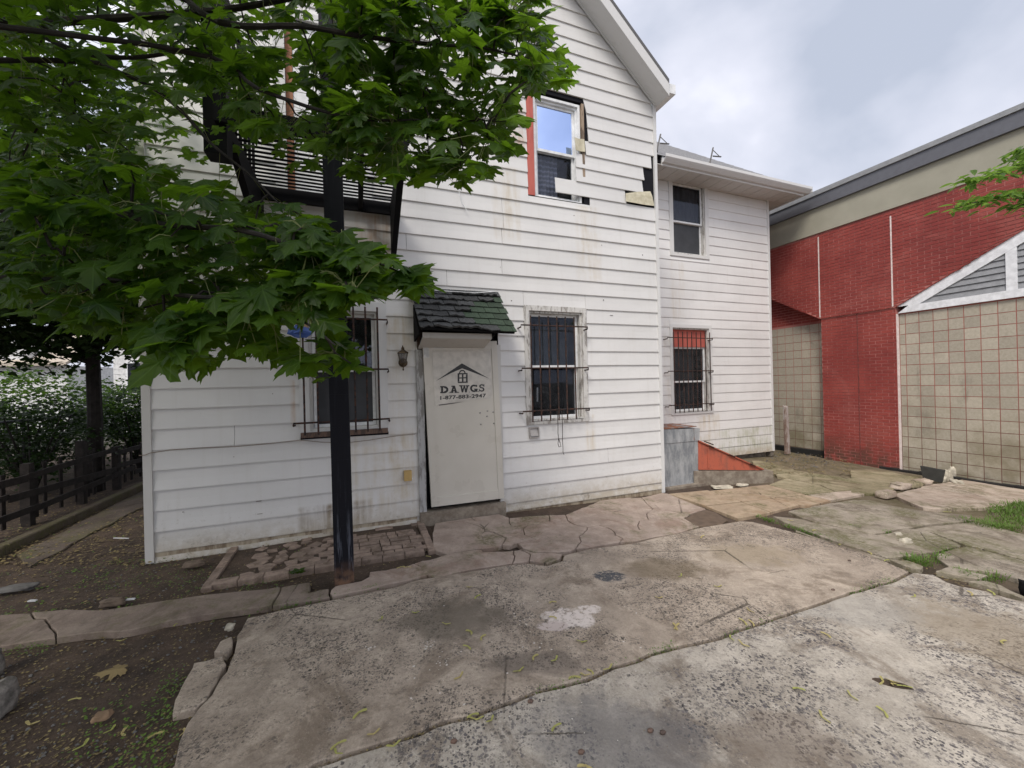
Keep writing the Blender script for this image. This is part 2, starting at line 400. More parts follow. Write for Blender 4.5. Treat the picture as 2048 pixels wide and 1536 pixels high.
# torn cream foam pieces hanging out of the broken courses
def flap(pts, d, mat, name='foam_scrap'):
    ring = [FA.w(x, y, d + rnd.uniform(-.012, .012)) for x, y in pts]
    MB().prism(ring, FA.n * .008, 0).build(name, mat, HOUSE)
m = MT('cream foam board'); M_FOAM = m.done(m.mix(m.mr(m.noise(14, 5), .35, .7), (.62, .58, .45), (.50, .46, .33)), .9, 0, m.bump(m.noise(30, 4), .4, .006))
flap([(1251, 387), (1275, 384), (1300, 383), (1304, 393), (1308, 412), (1290, 410), (1252, 403)], .026, M_FOAM)
flap([(1149, 275), (1157, 278), (1168, 279), (1170, 304), (1160, 303), (1151, 300)], .028, M_FOAM)

# walls behind the siding, closed all round
def wall_sheet(fr, s0, s1, z0, z1, holes, d=0.0, th=.1, apex=None):
    mb = MB(); ss = sorted({s0, s1, *[h[0] for h in holes], *[h[1] for h in holes]}); zs = sorted({z0, z1, *[h[2] for h in holes], *[h[3] for h in holes]})
    for i in range(len(ss) - 1):
        for j in range(len(zs) - 1):
            a, b, c, e = ss[i], ss[i + 1], zs[j], zs[j + 1]; mx, mz = (a + b) / 2, (c + e) / 2
            if any(h[0] < mx < h[1] and h[2] < mz < h[3] for h in holes): continue
            mb.box(fr, a, b, d - th, d, c, e)
    if apex: mb.prism([fr.pt(s0, d, z1), fr.pt(s1, d, z1), fr.pt((s0 + s1) / 2, d, apex)], fr.n * -th)
    return mb
DEPTH = 8.0
hole = lambda o, i=.045: (o[0] + i, o[1] - i, o[2] + i, o[3] - i)
wall_sheet(FA, sML + .03, sMR - .03, -.2, rz0, [hole(WL), hole(WR), (DR[0], DR[1], DR[2], DR[3]), (DU[0] + .03, DU[1] - .03, DU[2], DU[3]), (WU[0] + .02, WU[1] + .03, WU[2], WU[3])], 0, .1, zApex - .05).build('wall', M_TAR, HOUSE, label='black tar paper wall showing through the torn siding')
mb = MB(); mb.box(FA, sML + .03, sML + .13, -DEPTH, -.101, -.2, rz0); mb.box(FA, sMR - .13, sMR - .03, -DEPTH, -.101, -.2, rz0); mb.box(FA, sML + .131, sMR - .131, -DEPTH, -DEPTH + .1, -.2, rz0)
mb.prism([FA.pt(sML + .03, -DEPTH + .1, rz0), FA.pt(sMR - .03, -DEPTH + .1, rz0), FA.pt(sMid, -DEPTH + .1, zApex - .05)], FA.n * -.1)
mb.build('side_wall', M_TRIM, HOUSE)
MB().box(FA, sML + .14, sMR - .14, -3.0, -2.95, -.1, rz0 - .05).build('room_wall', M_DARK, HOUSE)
# skirt, corner posts
gz = g(pR.x, pR.y)
mb = MB(); n = 20
for a, b in ((sML + .05, sD0 - .05), (sD1 + .01, sMR - .04)):
    mb.box(FA, a, b, -.02, .012, -.16, zline0 - .004 if a < sD0 - .5 else zline0 - .105)
M_SKIRT = peel('stained skirting', (.42, .36, .27), (.20, .15, .10), 7, .4, .6)
mb.build('foundation_skirt', M_SKIRT, HOUSE)
def corner(fr, s, z0, z1, w=.075):
    mb = MB(); mb.box(fr, s - w if s > 0 else s, s if s > 0 else s + w, -.05, .032, z0, z1)
    return mb
MB().box(FA, sML, sML + .07, -.06, .034, g(-4, 4) - .03, rz0 + .03).build('corner_post', M_TRIMD, HOUSE)
mb = MB(); n = 14; za, zb = gz - .02, rz0 + .03
for i in range(n):
    t0, t1 = za + (zb - za) * i / n, za + (zb - za) * (i + 1) / n
    e0 = mnoise.noise(Vector((t0 * 1.3, 0, 3))) * .006; e1 = mnoise.noise(Vector((t1 * 1.3, 0, 3))) * .006
    q = FA.pt; mb.hexa([q(sMR - .052 + e0, -.05, t0), q(sMR + e0, -.05, t0), q(sMR + e0, .034, t0), q(sMR - .052 + e0, .034, t0), q(sMR - .052 + e1, -.05, t1 - .0005), q(sMR + e1, -.05, t1 - .0005), q(sMR + e1, .034, t1 - .0005), q(sMR - .052 + e1, .034, t1 - .0005)])
mb.build('corner_post', M_TRIM, HOUSE)

# roof with rakes
OH, TH = .32, .16
m = MT('dark roof shingles'); M_ROOF = m.done(m.mix(m.noise(30, 4), (.09, .09, .095), (.15, .15, .155)), .9, 0, m.bump(m.noise(60, 3), .5, .01))
zE = rz0 + .02
for sgn in (1, -1):
    e_s = sMR + .005 if sgn > 0 else sML - .005; e_z = rz0 - .005 * pitch
    q = FA.pt; up = .17
    lo = [q(e_s, -DEPTH - .3, e_z), q(e_s, OH + .004, e_z), q(sMid, OH + .004, e_z + abs(e_s - sMid) * pitch), q(sMid, -DEPTH - .3, e_z + abs(e_s - sMid) * pitch)]
    MB().hexa([p + Vector((0, 0, up)) for p in lo] + [p + Vector((0, 0, up + .06)) for p in lo]).build('roof', M_ROOF, HOUSE)
    # rake fascia on the front edge and its soffit
    w0 = .19
    r = [q(e_s, OH - .02, e_z - .02), q(e_s, OH, e_z - .02), q(sMid + (.0 if sgn > 0 else .0), OH, e_z - .02 + abs(e_s - sMid) * pitch), q(sMid, OH - .02, e_z - .02 + abs(e_s - sMid) * pitch)]
    MB().hexa(r + [p + Vector((0, 0, w0)) for p in r]).build('rake_board', M_TRIM, HOUSE)
    s_w = e_s; r = [q(s_w, .0, e_z + .0), q(s_w, OH - .021, e_z + .0), q(sMid, OH - .021, e_z + abs(e_s - sMid) * pitch), q(sMid, .0, e_z + abs(e_s - sMid) * pitch)]
    MB().hexa(r + [p + Vector((0, 0, .015)) for p in r]).build('soffit', M_TRIM, HOUSE)
    # frieze against the wall
    z_in = rz0; s_in = rs0 if sgn > 0 else sML + (sMR - rs0)
    r = [q(s_in, .036, z_in - .0), q(s_in, .05, z_in - .0), q(sMid, .05, zApex), q(sMid, .036, zApex)]
    MB().hexa([p + Vector((0, 0, -.012)) for p in r] + [p + Vector((0, 0, .09)) for p in r]).build('frieze_board', M_TRIM, HOUSE)
    # gutter along the eave
    gs0, gs1 = (e_s, e_s + .12) if sgn > 0 else (e_s - .12, e_s)
    mb = MB(); mb.box(FA, gs0, gs1, -DEPTH, OH - .0, e_z + .03, e_z + .05)
    mb.box(FA, gs1 - .008 if sgn > 0 else gs0, gs1 if sgn > 0 else gs0 + .008, -DEPTH, OH - .0, e_z + .05, e_z + .17)
    mb.box(FA, gs0 + .008, gs1 - .009, OH - .01, OH, e_z + .0505, e_z + .168)
    mb.build('gutter', M_VINYL, HOUSE)
    pass

# ------------------------------------------------------------------ windows
def window(fr, o, casing=.09, rec=.07, upper=M_GLASS, mcase=M_TRIM, mframe=M_VINYL, blind=None, split=.5, inner=None, topfill=None, sill=None, side_reveal=M_PEEL, back=0.0, lower=None):
    s0, s1, z0, z1 = o
    if back: fr = Frame((fr.pt(0, back, 0).x, fr.pt(0, back, 0).y), fr.a)
    w = mb = MB(); c = casing
    mb.box(fr, s0, s0 + c, .0, .03, z0, z1); mb.box(fr, s1 - c, s1, .0, .03, z0, z1); mb.box(fr, s0 + c, s1 - c, .0, .03, z1 - c, z1); mb.box(fr, s0 + c, s1 - c, .0, .03, z0, z0 + c * .55)
    win = mb.build('window', mcase, HOUSE)
    a, b, lo, hi = s0 + c, s1 - c, z0 + c * .55, z1 - c
    mb = MB(); r = .028
    mb.box(fr, a, a + r, -rec - .05, -.001, lo, hi); mb.box(fr, b - r, b, -rec - .05, -.001, lo, hi); mb.box(fr, a + r, b - r, -rec - .05, -.001, hi - r, hi); mb.box(fr, a + r, b - r, -rec - .05, -.001, lo, lo + r)
    mb.build('window_frame', side_reveal, win)
    if topfill:
        zt = hi - r - topfill; MB().box(fr, a + r, b - r, -rec + .01, -rec + .025, zt, hi - r).build('plywood_infill', M_ORANGE, win, label='red plywood sheet filling the top of the window'); hi2 = zt
    else: hi2 = hi - r
    a2, b2, lo2 = a + r, b - r, lo + r
    zm = lo2 + (hi2 - lo2) * split
    def sash(x0, x1, y0, y1, d, gmat, f=.035, nm='sash'):
        mb = MB(); mb.box(fr, x0, x0 + f, d - .03, d, y0, y1); mb.box(fr, x1 - f, x1, d - .03, d, y0, y1); mb.box(fr, x0 + f, x1 - f, d - .03, d, y1 - f, y1); mb.box(fr, x0 + f, x1 - f, d - .03, d, y0, y0 + f)
        sh = mb.build(nm, mframe, win)
        MB().box(fr, x0 + f, x1 - f, d - .018, d - .014, y0 + f, y1 - f).build('pane', gmat, win)
    sash(a2 + .002, b2 - .002, zm - .02, hi2, -rec, upper); sash(a2 + .004, b2 - .004, lo2, zm + .012, -rec - .034, lower or M_GLASS)
    if blind == 'slats':
        mb = MB(); z = hi2 - .02
        while z > lo2: mb.box(fr, a2, b2, -rec - .13, -rec - .105, z - .0015, z); z -= .024
        tag(mb.build('blind', M_BLIND, win), kind='stuff')
    elif blind == 'vertical':
        x = a2; n = 9
        for i in range(n):
            w_ = (b2 - a2) / n
            if rnd.random() < .1: continue
            q = fr.pt; MB().hexa([q(x + .004, -rec - .14, lo2), q(x + w_ * .9, -rec - .10, lo2), q(x + w_ * .9, -rec - .098, lo2), q(x + .004, -rec - .138, lo2), q(x + .004, -rec - .14, hi2), q(x + w_ * .9, -rec - .10, hi2), q(x + w_ * .9, -rec - .098, hi2), q(x + .004, -rec - .138, hi2)]).build('blind_slat', M_BLIND2, win); x += w_
    elif blind == 'lace':
        n = 22; mb = MB(); vs = []
        for i in range(n + 1):
            x = a2 + (b2 - a2) * .64 * i / n; dd = -rec - .12 + .012 * math.sin(i * 1.9); vs += [fr.pt(x, dd, lo2 + .0), fr.pt(x, dd, zm)]
        mb.add(vs, [(2 * i, 2 * i + 2, 2 * i + 3, 2 * i + 1) for i in range(n)]); mb.build('lace_curtain', M_LACE, win)
    elif blind == 'cloth':
        n = 26; mb = MB(); vs = []
        for i in range(n + 1):
            x = a2 + (b2 - a2) * i / n; dd = -rec - .13 + .014 * math.sin(i * 1.5); vs += [fr.pt(x, dd, lo2), fr.pt(x, dd, hi2)]
        mb.add(vs, [(2 * i, 2 * i + 2, 2 * i + 3, 2 * i + 1) for i in range(n)]); mb.build('curtain', M_BLIND, win)
    if sill: MB().box(fr, s0 + .01, s1 - .01, .0305, .075, z0 - .01, z0 + .045).build('sill', sill, win)
    return win
w1 = window(FA, WL, .10, .06, M_GLASSR, M_TRIM, M_VINYL, 'cloth', .5, sill=M_SILLW, side_reveal=M_TRIMD, lower=M_SCREEN)
w2 = window(FA, WR, .07, .07, M_GLASSD, M_PEEL, M_VINYL, None, .5, side_reveal=M_PEEL, lower=M_GLASSD)
# interior things seen through the right window: a pale pull and the back of a shade
sh = MB(); sh.box(FA, WR[0] + .14, WR[1] - .14, -.30, -.29, WR[2] + (WR[3] - WR[2]) * .5, WR[3] - .12); sh.build('roller_shade', simple('dark shade', (.07, .08, .085), .8), w2)
MB().tube([FA.pt(WR[0] + .27, -.2, WR[2] + .30), FA.pt(WR[0] + .275, -.2, WR[2] + .50)], .012).build('blind_pull', M_VINYL, w2)
WWU = rect(FW, 1337, 430, 1415, 430, 358, 515, 1376)
WWL = rect(FW, 1340, 740, 1423, 740, 650, 828, 1382)
w3 = window(FW, WWU, .10, .04, M_GLASSG, M_TRIM, M_VINYL, 'cloth', .46, lower=M_SCREEN)
w4 = window(FW, WWL, .07, .09, M_GLASSD, M_TRIM, M_VINYL, 'vertical', .46, topfill=.37, lower=M_GLASSD)
# upstairs window with no casing left: red board on its left side
a, b, z0, z1 = WU
sb = X(1067, 290)
tag(MB().box(FA, a, sb, -.03, .012, z0 + .0, z1 + .0).build('jamb_board', M_ORANGE, HOUSE), label='red painted board beside the upstairs window')
o5 = (sb + .004, b, z0, z1 - .03)
w5 = window(FA, o5, .035, .03, M_GLASSB, M_VINYL, M_VINYL, 'lace', .5, side_reveal=M_VINYL, back=-.045, lower=M_GLASSD)
MB().box(FA, b + .012, b + .05, -.04, .016, z0 + .3, z1 - .02).build('stud', M_WOOD, HOUSE)

def bars(fr, name, label, x0, x1, zs, xs, zt, zb, d=.13, parent=None):
    """wrought bars: cross rails bent back to the wall, uprights in front"""
    r = .0105; t = mkobj('window_grille', None, HOUSE); t['label'] = label
    for z in zs: MB().tube([fr.pt(x0, .005, z - .03), fr.pt(x0, d - .01, z - .028), fr.pt(x0, d, z), fr.pt(x1, d, z), fr.pt(x1, d - .01, z - .028), fr.pt(x1, .005, z - .03)], r, 5).build('cross_bar', M_IRON, t)
    first = None
    for x in xs:
        if first is None: first = MB().tube([fr.pt(x, d + .014, zb), fr.pt(x, d + .014, zt)], .0105, 5).build('bar', M_IRON, t); fx = x
        else:
            c = first.copy(); COL.objects.link(c); c.parent = t; c.location = fr.a * (x - fx)
    return t
Y = lambda fr, px, py, d=0.: fr.hit(px, py, d)[1]
XX = lambda fr, px, py, d=0.: fr.hit(px, py, d)[0]
bars(FA, 'g', 'rusty bars over the window left of the door', XX(FA, 584, 745, .13), XX(FA, 777, 745, .13), [Y(FA, 690, 637, .13), Y(FA, 690, 739, .13), Y(FA, 690, 842, .13)],
     [XX(FA, p, 740, .14) for p in (607, 634, 661, 685, 709, 733, 757)], Y(FA, 690, 612, .14), Y(FA, 690, 866, .14))
bars(FA, 'g', 'rusty bars over the window right of the door', XX(FA, 1044, 735, .13), XX(FA, 1177, 735, .13), [Y(FA, 1110, 652, .13), Y(FA, 1110, 736, .13), Y(FA, 1110, 820, .13)],
     [XX(FA, p, 735, .14) for p in (1063, 1080.5, 1098.5, 1115.5, 1132.5, 1150)], Y(FA, 1110, 633, .14), Y(FA, 1110, 841, .14))
bars(FW, 'g', 'dark bars over the ground floor wing window', XX(FW, 1336, 740, .12), XX(FW, 1426, 740, .12), [Y(FW, 1380, 676, .12), Y(FW, 1380, 742, .12), Y(FW, 1380, 809, .12)],
     [XX(FW, p, 740, .13) for p in (1348, 1357, 1366, 1375, 1384, 1393, 1402, 1411, 1420)], Y(FW, 1380, 664, .13), Y(FW, 1380, 824, .13))

# ------------------------------------------------------------------ wing
zWl = EYE + (755.4 - 747) / 17.3 * E
kk = math.floor((zWl - (EYE - 1.75)) / E); zW0 = zWl - E * kk
soffit_z = Y(FW, 1535, 403)
def zw(k): return zW0 + E * k
k = 0
while True:
    z0, z1 = zw(k), zw(k + 1)
    if z0 > soffit_z - .03: break
    z1 = min(z1, soffit_z); segs = [(XX(FW, 1300, 700), sWR - .055)]
    ex = []
    for o in (WWU, WWL):
        lo, hi = max(z0, o[2]), min(z1, o[3])
        if hi - lo <= .004: continue
        segs = [p for q in segs for p in (((q[0], o[0]), (o[1], q[1])) if q[0] < o[0] and q[1] > o[1] else (q,))]
        if hi - lo <= .8 * (z1 - z0):
            if o[2] > z0 + .01: ex.append((o[0] + .002, o[1] - .002, z0, o[2]))
            if o[3] < z1 - .01: ex.append((o[0] + .002, o[1] - .002, o[3], z1))
    for (a, b) in segs: board(M_SIDEW, FW, a, b, a, b, z0, z1, HOUSE, dbot=.018)
    for (a, b, lo, hi) in ex: board(M_SIDEW, FW, a, b, a, b, lo, hi, HOUSE, dbot=.018)
    k += 1
zwb = zW0
sWl = XX(FW, 1285, 700) - .6
wall_sheet(FW, sWl, sWR - .02, zwb, soffit_z + .02, [hole(WWU), hole(WWL)]).build('wall', M_TAR, HOUSE)
WD = 4.5
mb = MB(); mb.box(FW, sWR - .12, sWR - .02, -WD, -.101, zwb, soffit_z + .02); mb.box(FW, sWl, sWR - .121, -WD, -WD + .1, zwb, soffit_z + .02); mb.build('side_wall', M_TRIM, HOUSE)
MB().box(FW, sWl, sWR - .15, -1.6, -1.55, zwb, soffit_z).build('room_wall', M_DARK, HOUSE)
MB().box(FW, sWR - .055, sWR + .005, -.06, .028, zwb, soffit_z).build('corner_post', M_TRIM, HOUSE)
m = MT('old foundation stone'); M_FND = m.done(m.mix(m.mr(m.noise(9, 6), .3, .7), (.10, .09, .075), (.22, .19, .16)), .9, 0, m.bump(m.noise(14, 5), .8, .03))
MB().box(FW, sWl, sWR - .16, -.5, -.10, -.5, zwb - .001).build('foundation', M_FND, HOUSE)
MB().box(FW, sWR - .10, sWR, -.12, .0, g(6, 9) - .02, zwb - .002).build('foundation_pier', M_FND, HOUSE)
# eave: soffit planks, fascia, gutter, hipped roof
ov = .48
# find the roof pitch that makes the hip run through the photograph's roof line
eC = FW.pt(sWR + ov, ov, soffit_z + .14)
best = None
for i in range(5, 100):
    t = i / 100; q = eC + (-FW.a - FW.n) * 1.6 + Vector((0, 0, 1.6 * t)); v = q - CAM
    x = v.x / v.y; z = v.z / v.y; px = 1024 + FPX * (x * cr - z * sr); py = 768 - FPX * (x * sr + z * cr)
    ty = 368 + (px - 1612) * (368 - 291) / (1612 - 1311)
    if best is None or abs(py - ty) < best[0]: best = (abs(py - ty), t)
wp = best[1]; print('wing pitch', wp, best)
x = sWR + ov; i = 0
first_s = XX(FW, 1290, 400)
while x > first_s:
    x0 = x - .3
    MB().box(FW, x0 + .006, x - .006, .002, ov - .003, soffit_z, soffit_z + .012).build('soffit_panel', M_TRIMD, HOUSE); x = x0; i += 1
for j in range(12): MB().box(FW, sWR + .03, sWR + ov, -.3 * (j + 1) + .003, -.3 * j - .003, soffit_z, soffit_z + .012).build('soffit_panel', M_TRIMD, HOUSE)
mb = MB(); mb.box(FW, first_s, sWR + ov + .02, ov, ov + .02, soffit_z - .02, soffit_z + .14); mb.box(FW, sWR + ov, sWR + ov + .02, -4, ov - .001, soffit_z - .02, soffit_z + .14); mb.build('fascia', M_TRIM, HOUSE)
ring = [(0, .0), (.05, .0), (.10, .05), (.12, .075), (.12, .13), (.108, .13), (.108, .08), (.09, .055), (.045, .012), (.01, .012), (.01, .12), (0, .12)]
mb = MB(); r0 = [FW.pt(first_s, ov + .021 + d, soffit_z + .02 + z) for d, z in ring]; mb.prism(r0, FW.a * (sWR + ov + .14 - first_s)); mb.build('gutter', M_TRIM, HOUSE)
mb = MB(); mb.box(FW, sWR + ov + .021, sWR + ov + .14, -3.5, ov + .02, soffit_z + .02, soffit_z + .035); mb.box(FW, sWR + ov + .13, sWR + ov + .14, -3.5, ov + .14, soffit_z + .035, soffit_z + .148); mb.build('gutter', M_TRIM, HOUSE)
# roof planes
rdz = (WD / 2 + ov) * wp; q = FW.pt; ze = soffit_z + .145
rx = sWR + ov - (WD / 2 + ov)
A, B = q(sWl - 1, ov + .05, ze), q(sWR + ov + .05, ov + .05, ze); Cc, D = q(rx, -WD / 2, ze + rdz), q(sWl - 1, -WD / 2, ze + rdz); B2 = q(sWR + ov + .05, -WD - ov, ze); A2 = q(sWl - 1, -WD - ov, ze)
m = MT('grey wing shingles'); z_ = m.xyz(m.pos)[2]
M_ROOFW = m.done(m.mix(m.mr(m.noise(20, 5), .3, .7), (.20, .20, .21), (.30, .30, .31)), .9, 0, m.bump(m.noise(60, 3), .5, .01))
MB().add([A, B, Cc, D, B2, A2], [(0, 1, 2, 3), (1, 4, 2), (4, 5, 3, 2)]).build('roof', M_ROOFW, HOUSE)
MB().box(FW, sWl - 1, sWR + ov, -WD - ov, ov - .001, soffit_z + .03, soffit_z + .10).build('roof_deck', M_DARK, HOUSE)
# row of thin shingle courses laid up the front slope
mb = MB(); nn = int((WD / 2 + ov) / .14)
for j in range(nn):
    d = ov + .045 - j * .14; zz = ze + j * .14 * wp; sr_ = sWR + ov - j * .14
    if sr_ - (sWl - 1) < .3: break
    mb.hexa([q(sWl - 1, d, zz + .002), q(sr_, d, zz + .002), q(sr_ - .14, d - .14, zz + .14 * wp + .003), q(sWl - 1, d - .14, zz + .14 * wp + .003), q(sWl - 1, d, zz + .012), q(sr_, d, zz + .012), q(sr_ - .14, d - .14, zz + .14 * wp + .005), q(sWl - 1, d - .14, zz + .14 * wp + .005)])
tag(mb.build('shingle_course', M_ROOFW, HOUSE), kind='stuff')
def roof_bracket(px, py, label):
    s_, z_b = FW.hit(px, py, ov - .12); b = FW.pt(s_, ov - .12, z_b)
    t = thing('roof_bracket', b, label, 'roof bracket')
    a, n = FW.a, FW.n; u = Vector((0, 0, 1)); mk = simple('grey steel', (.16, .155, .15), .6, .5)
    if not hasattr(roof_bracket, 'm'): roof_bracket.m = mk
    MB().tube([b, b + a * .10 + u * .34], .016, 5).build('upright', roof_bracket.m, t)
    MB().tube([b + a * .085 + u * .16, b + a * .26 + u * .15 + n * .05], .014, 5).build('arm', roof_bracket.m, t)
    MB().tube([b + a * .07 + u * .30, b + a * .22 + u * .16 + n * .04], .008, 5).build('brace', roof_bracket.m, t)
    MB().tube([b - a * .04 + n * .03, b + a * .03 - n * .03], .02, 5).build('foot', roof_bracket.m, t)
roof_bracket(1420, 326, 'bent steel bracket sticking up alone from the middle of the wing roof')
roof_bracket(1314, 301, 'bent steel bracket on the wing roof close beside the main house corner')

# ------------------------------------------------------------------ door with its board-up panel
DF = Frame((FA.pt(sD0, 0, 0).x, FA.pt(sD0, 0, 0).y), FA.a)
wd = sD1 - sD0
mb = MB()
mb.box(DF, -.02, .065, .0, .05, g(-1, 5) + .03, Y(FA, 838, 700) - .0); mb.build('door_jamb', M_GREYW, HOUSE, label='grey weathered jamb left of the door panel')
MB().box(DF, wd - .03, wd + .02, .0, .045, g(-1, 5) + .08, Y(FA, 995, 690)).build('door_jamb', M_TRIMD, HOUSE)
MB().box(DF, .0, .075, .0, .02, Y(FA, 838, 697), DR[3] + .02).build('dark_jamb', M_SILLW, HOUSE)
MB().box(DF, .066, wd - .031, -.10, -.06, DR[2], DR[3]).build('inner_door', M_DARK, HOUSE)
# concrete step
m = MT('step concrete'); M_STEP = m.done(m.mix(m.mr(m.noise(7, 6, .7), .35, .65), (.30, .26, .21), (.17, .135, .105)), .9, 0, m.bump(m.noise(20, 5), .5, .01))
zs = g(-.8, 4.9)
tag(MB().box(DF, -.02, wd + .02, -.05, .115, zs - .05, DR[2] + .005).build('door_step', M_STEP, HOUSE))
m = MT('cream painted steel'); f = m.mr(m.noise(5, 6, .7, m.map(m.pos, (1, 1, .5))), .62, .7)
M_CREAM = m.done(m.mix(m.ma('MULTIPLY', f, .2), m.mix(m.mr(m.noise(2, 3), .3, .7), (.56, .53, .47), (.61, .58, .52)), (.40, .33, .25)), m.mr(m.noise(4, 4), .3, .7, .25, .42), 0, m.bump(m.noise(3, 3), .12, .01), .5)
TL, TR, BL, BRR = FA.w(845, 686, .075), FA.w(993, 682, .075), FA.w(863, 1014, .075), FA.w(1008, 996, .075)
PN = FA.n
def pq(u, v, out=0.0):                                # point on the panel: u right, v down, both 0..1
    return (TL * (1 - u) + TR * u) * (1 - v) + (BL * (1 - u) + BRR * u) * v + PN * out
def ppl(mb, pts, o0, o1, mi=0):
    return mb.prism([pq(u, v, o0) for u, v in pts], PN * (o1 - o0), mi)
mb = MB(); ppl(mb, [(0, 0), (1, 0), (1, 1), (0, 1)], -.05, 0)
DP = mb.build('door_panel', M_CREAM, HOUSE, label='cream steel security panel over the doorway')
mb = MB()
for a, b, c, d in ((0.0, 0, .085, 1.0), (.92, 0.0, 1.0, 1.0), (.086, 0, .919, .05), (.086, .945, .919, 1.0)): ppl(mb, [(a, b), (c, b), (c, d), (a, d)], .0005, .010)
mb.build('edge_strip', M_CREAM, DP)
m = MT('dull foil tape'); M_TAPE = m.done(m.mix(m.mr(m.noise(15, 6), .4, .6), (.45, .45, .44), (.60, .60, .58)), .45, .3)
mb = MB(); ppl(mb, [(.005, .005), (.075, .005), (.075, .09), (.005, .09)], .0101, .0115); ppl(mb, [(.14, .008), (.46, .004), (.47, .032), (.14, .036)], .0101, .0115); mb.build('tape', M_TAPE, DP)
M_SIGN = simple('cream sign sheet', (.58, .55, .50), .3, bumps=.03)
mb = MB(); ppl(mb, [(.115, .06), (.90, .06), (.90, .36), (.5, .365), (.115, .385)], .0005, .004); SG = mb.build('sign_plate', M_SIGN, DP)
M_INK = simple('black ink', (.025, .025, .027), .5)
mb = MB(); ppl(mb, [(.16, .380), (.30, .376), (.42, .3735), (.5, .3715), (.36, .3785), (.17, .385)], .0041, .0048); mb.build('torn_edge', M_INK, SG)
def ink(quads, o=.0042):
    mb = MB()
    for q_ in quads: mb.prism([pq(u, v, o) for u, v in q_], PN * .0008)
    return mb
# roof chevron
cy = lambda x, y: ((x - 845) / 148.0, (y - 684) / 326.0)
def CP(cx, cyy): # crop 4 coordinates (800..1060, 560..860 at 5.12) to panel coordinates, solved by iteration
    px, py = 800 + cx / 5.12, 560 + cyy / 5.12; w = FA.w(px, py, .08); u = v = .5
    for _ in range(20):
        p = pq(u, v); e = w - p; du = pq(u + .01, v) - p; dv = pq(u, v + .01) - p
        a1, a2 = du.dot(du), dv.dot(dv); c12 = du.dot(dv); b1, b2 = e.dot(du), e.dot(dv); det = a1 * a2 - c12 * c12
        u += .01 * (b1 * a2 - b2 * c12) / det; v += .01 * (b2 * a1 - b1 * c12) / det
    return (u, v)
ink([[CP(363, 1037), CP(634, 853), CP(636, 905), CP(520, 955)], [CP(634, 853), CP(915, 1010), CP(760, 950), CP(636, 905)]]).build('roof_emblem', M_INK, SG)
lock = []
for (a, b, c, d) in ((590, 955, 692, 968), (592, 1042, 694, 1055), (590, 968, 608, 1042), (676, 968, 693, 1042), (634, 968, 650, 1042), (608, 998, 676, 1010)):
    lock.append([CP(a, b), CP(c, b - 3), CP(c, d - 3), CP(a, d)])
for i in range(10):
    t0, t1 = math.pi * i / 10, math.pi * (i + 1) / 10; f = lambda t, r: CP(638 + r * math.cos(t), 955 - r * 1.05 * math.sin(t)); lock.append([f(t0, 34), f(t1, 34), f(t1, 22), f(t0, 22)])
ink(lock).build('padlock_emblem', M_INK, SG)
# slab serif letters in a unit box (x right, y up)
def R_(a, b, c, d): return [(a, b), (c, b), (c, d), (a, d)]
def ARC(cx, cy_, rx, ry, tx, ty, a0, a1, n=10):
    out = []
    for i in range(n):
        t0, t1 = R(a0 + (a1 - a0) * i / n), R(a0 + (a1 - a0) * (i + 1) / n)
        out.append([(cx + rx * math.cos(t0), cy_ + ry * math.sin(t0)), (cx + rx * math.cos(t1), cy_ + ry * math.sin(t1)), (cx + (rx - tx) * math.cos(t1), cy_ + (ry - ty) * math.sin(t1)), (cx + (rx - tx) * math.cos(t0), cy_ + (ry - ty) * math.sin(t0))])
    return out
LT = {'D': [R_(.10, 0, .36, 1), R_(0, 0, .10, .2), R_(0, .8, .10, 1), R_(.36, 0, .5, .2), R_(.36, .8, .5, 1)] + ARC(.48, .5, .52, .5, .27, .3, -90, 90, 12),
      'A': [[(.12, .0), (.36, .0), (.60, 1), (.38, 1)], [(.66, 0), (.90, 0), (.62, 1), (.42, .95)], R_(.3, .22, .75, .38), R_(0, 0, .12, .17), R_(.36, 0, .44, .17), R_(.58, 0, .66, .17), R_(.9, 0, 1.02, .17), R_(.2, .84, .4, 1)],
      'W': [[(.08, 1), (.28, 1), (.40, 0), (.24, 0)], [(.25, 0), (.40, 0), (.58, .95), (.46, .95)], [(.46, .95), (.60, .95), (.76, 0), (.60, 0)], [(.62, 0), (.77, 0), (.95, 1), (.76, 1)], R_(-.02, .84, .36, 1), R_(.68, .84, 1.04, 1), R_(.40, .84, .64, 1)],
      'G': ARC(.5, .5, .52, .52, .27, .24, 50, 330, 14) + [R_(.52, .30, 1.02, .46), R_(.74, .02, .98, .30), R_(.76, .70, .93, .98)],
      'S': ARC(.47, .73, .43, .29, .24, .17, 20, 270, 10) + ARC(.47, .29, .45, .31, .24, .17, -150, 90, 10) + [R_(.76, .66, .9, 1.0), R_(.0, .0, .14, .36)]}
qs = []; x0 = 412
for ch, wch in zip('DAWGS', (84, 86, 98, 76, 62)):
    for poly in LT[ch]: qs.append([CP(x0 + x * wch, 1160 - (x0 - 412) * .045 - y * 74) for x, y in poly])
    if ch != 'S': dx = x0 + wch + 3; qs.append([CP(dx + a, 1160 - (x0 - 412) * .045 - b) for a, b in ((0, 0), (7, 0), (7, 8), (0, 8))])
    x0 += wch + 13
lt = MB()
for i, q_ in enumerate(qs): lt.prism([pq(u, v, .0042 + .00003 * (i % 7)) for u, v in q_], PN * .0008)
lt.build('lettering', M_INK, SG)
tcv = bpy.data.curves.new('phone', 'FONT'); tcv.body = '1-877-883-2947'; tcv.size = 1; tcv.offset = .035; tcv.space_character = 1.05
to = bpy.data.objects.new('phone', tcv); COL.objects.link(to); me = bpy.data.meshes.new_from_object(to); bpy.data.objects.remove(to)
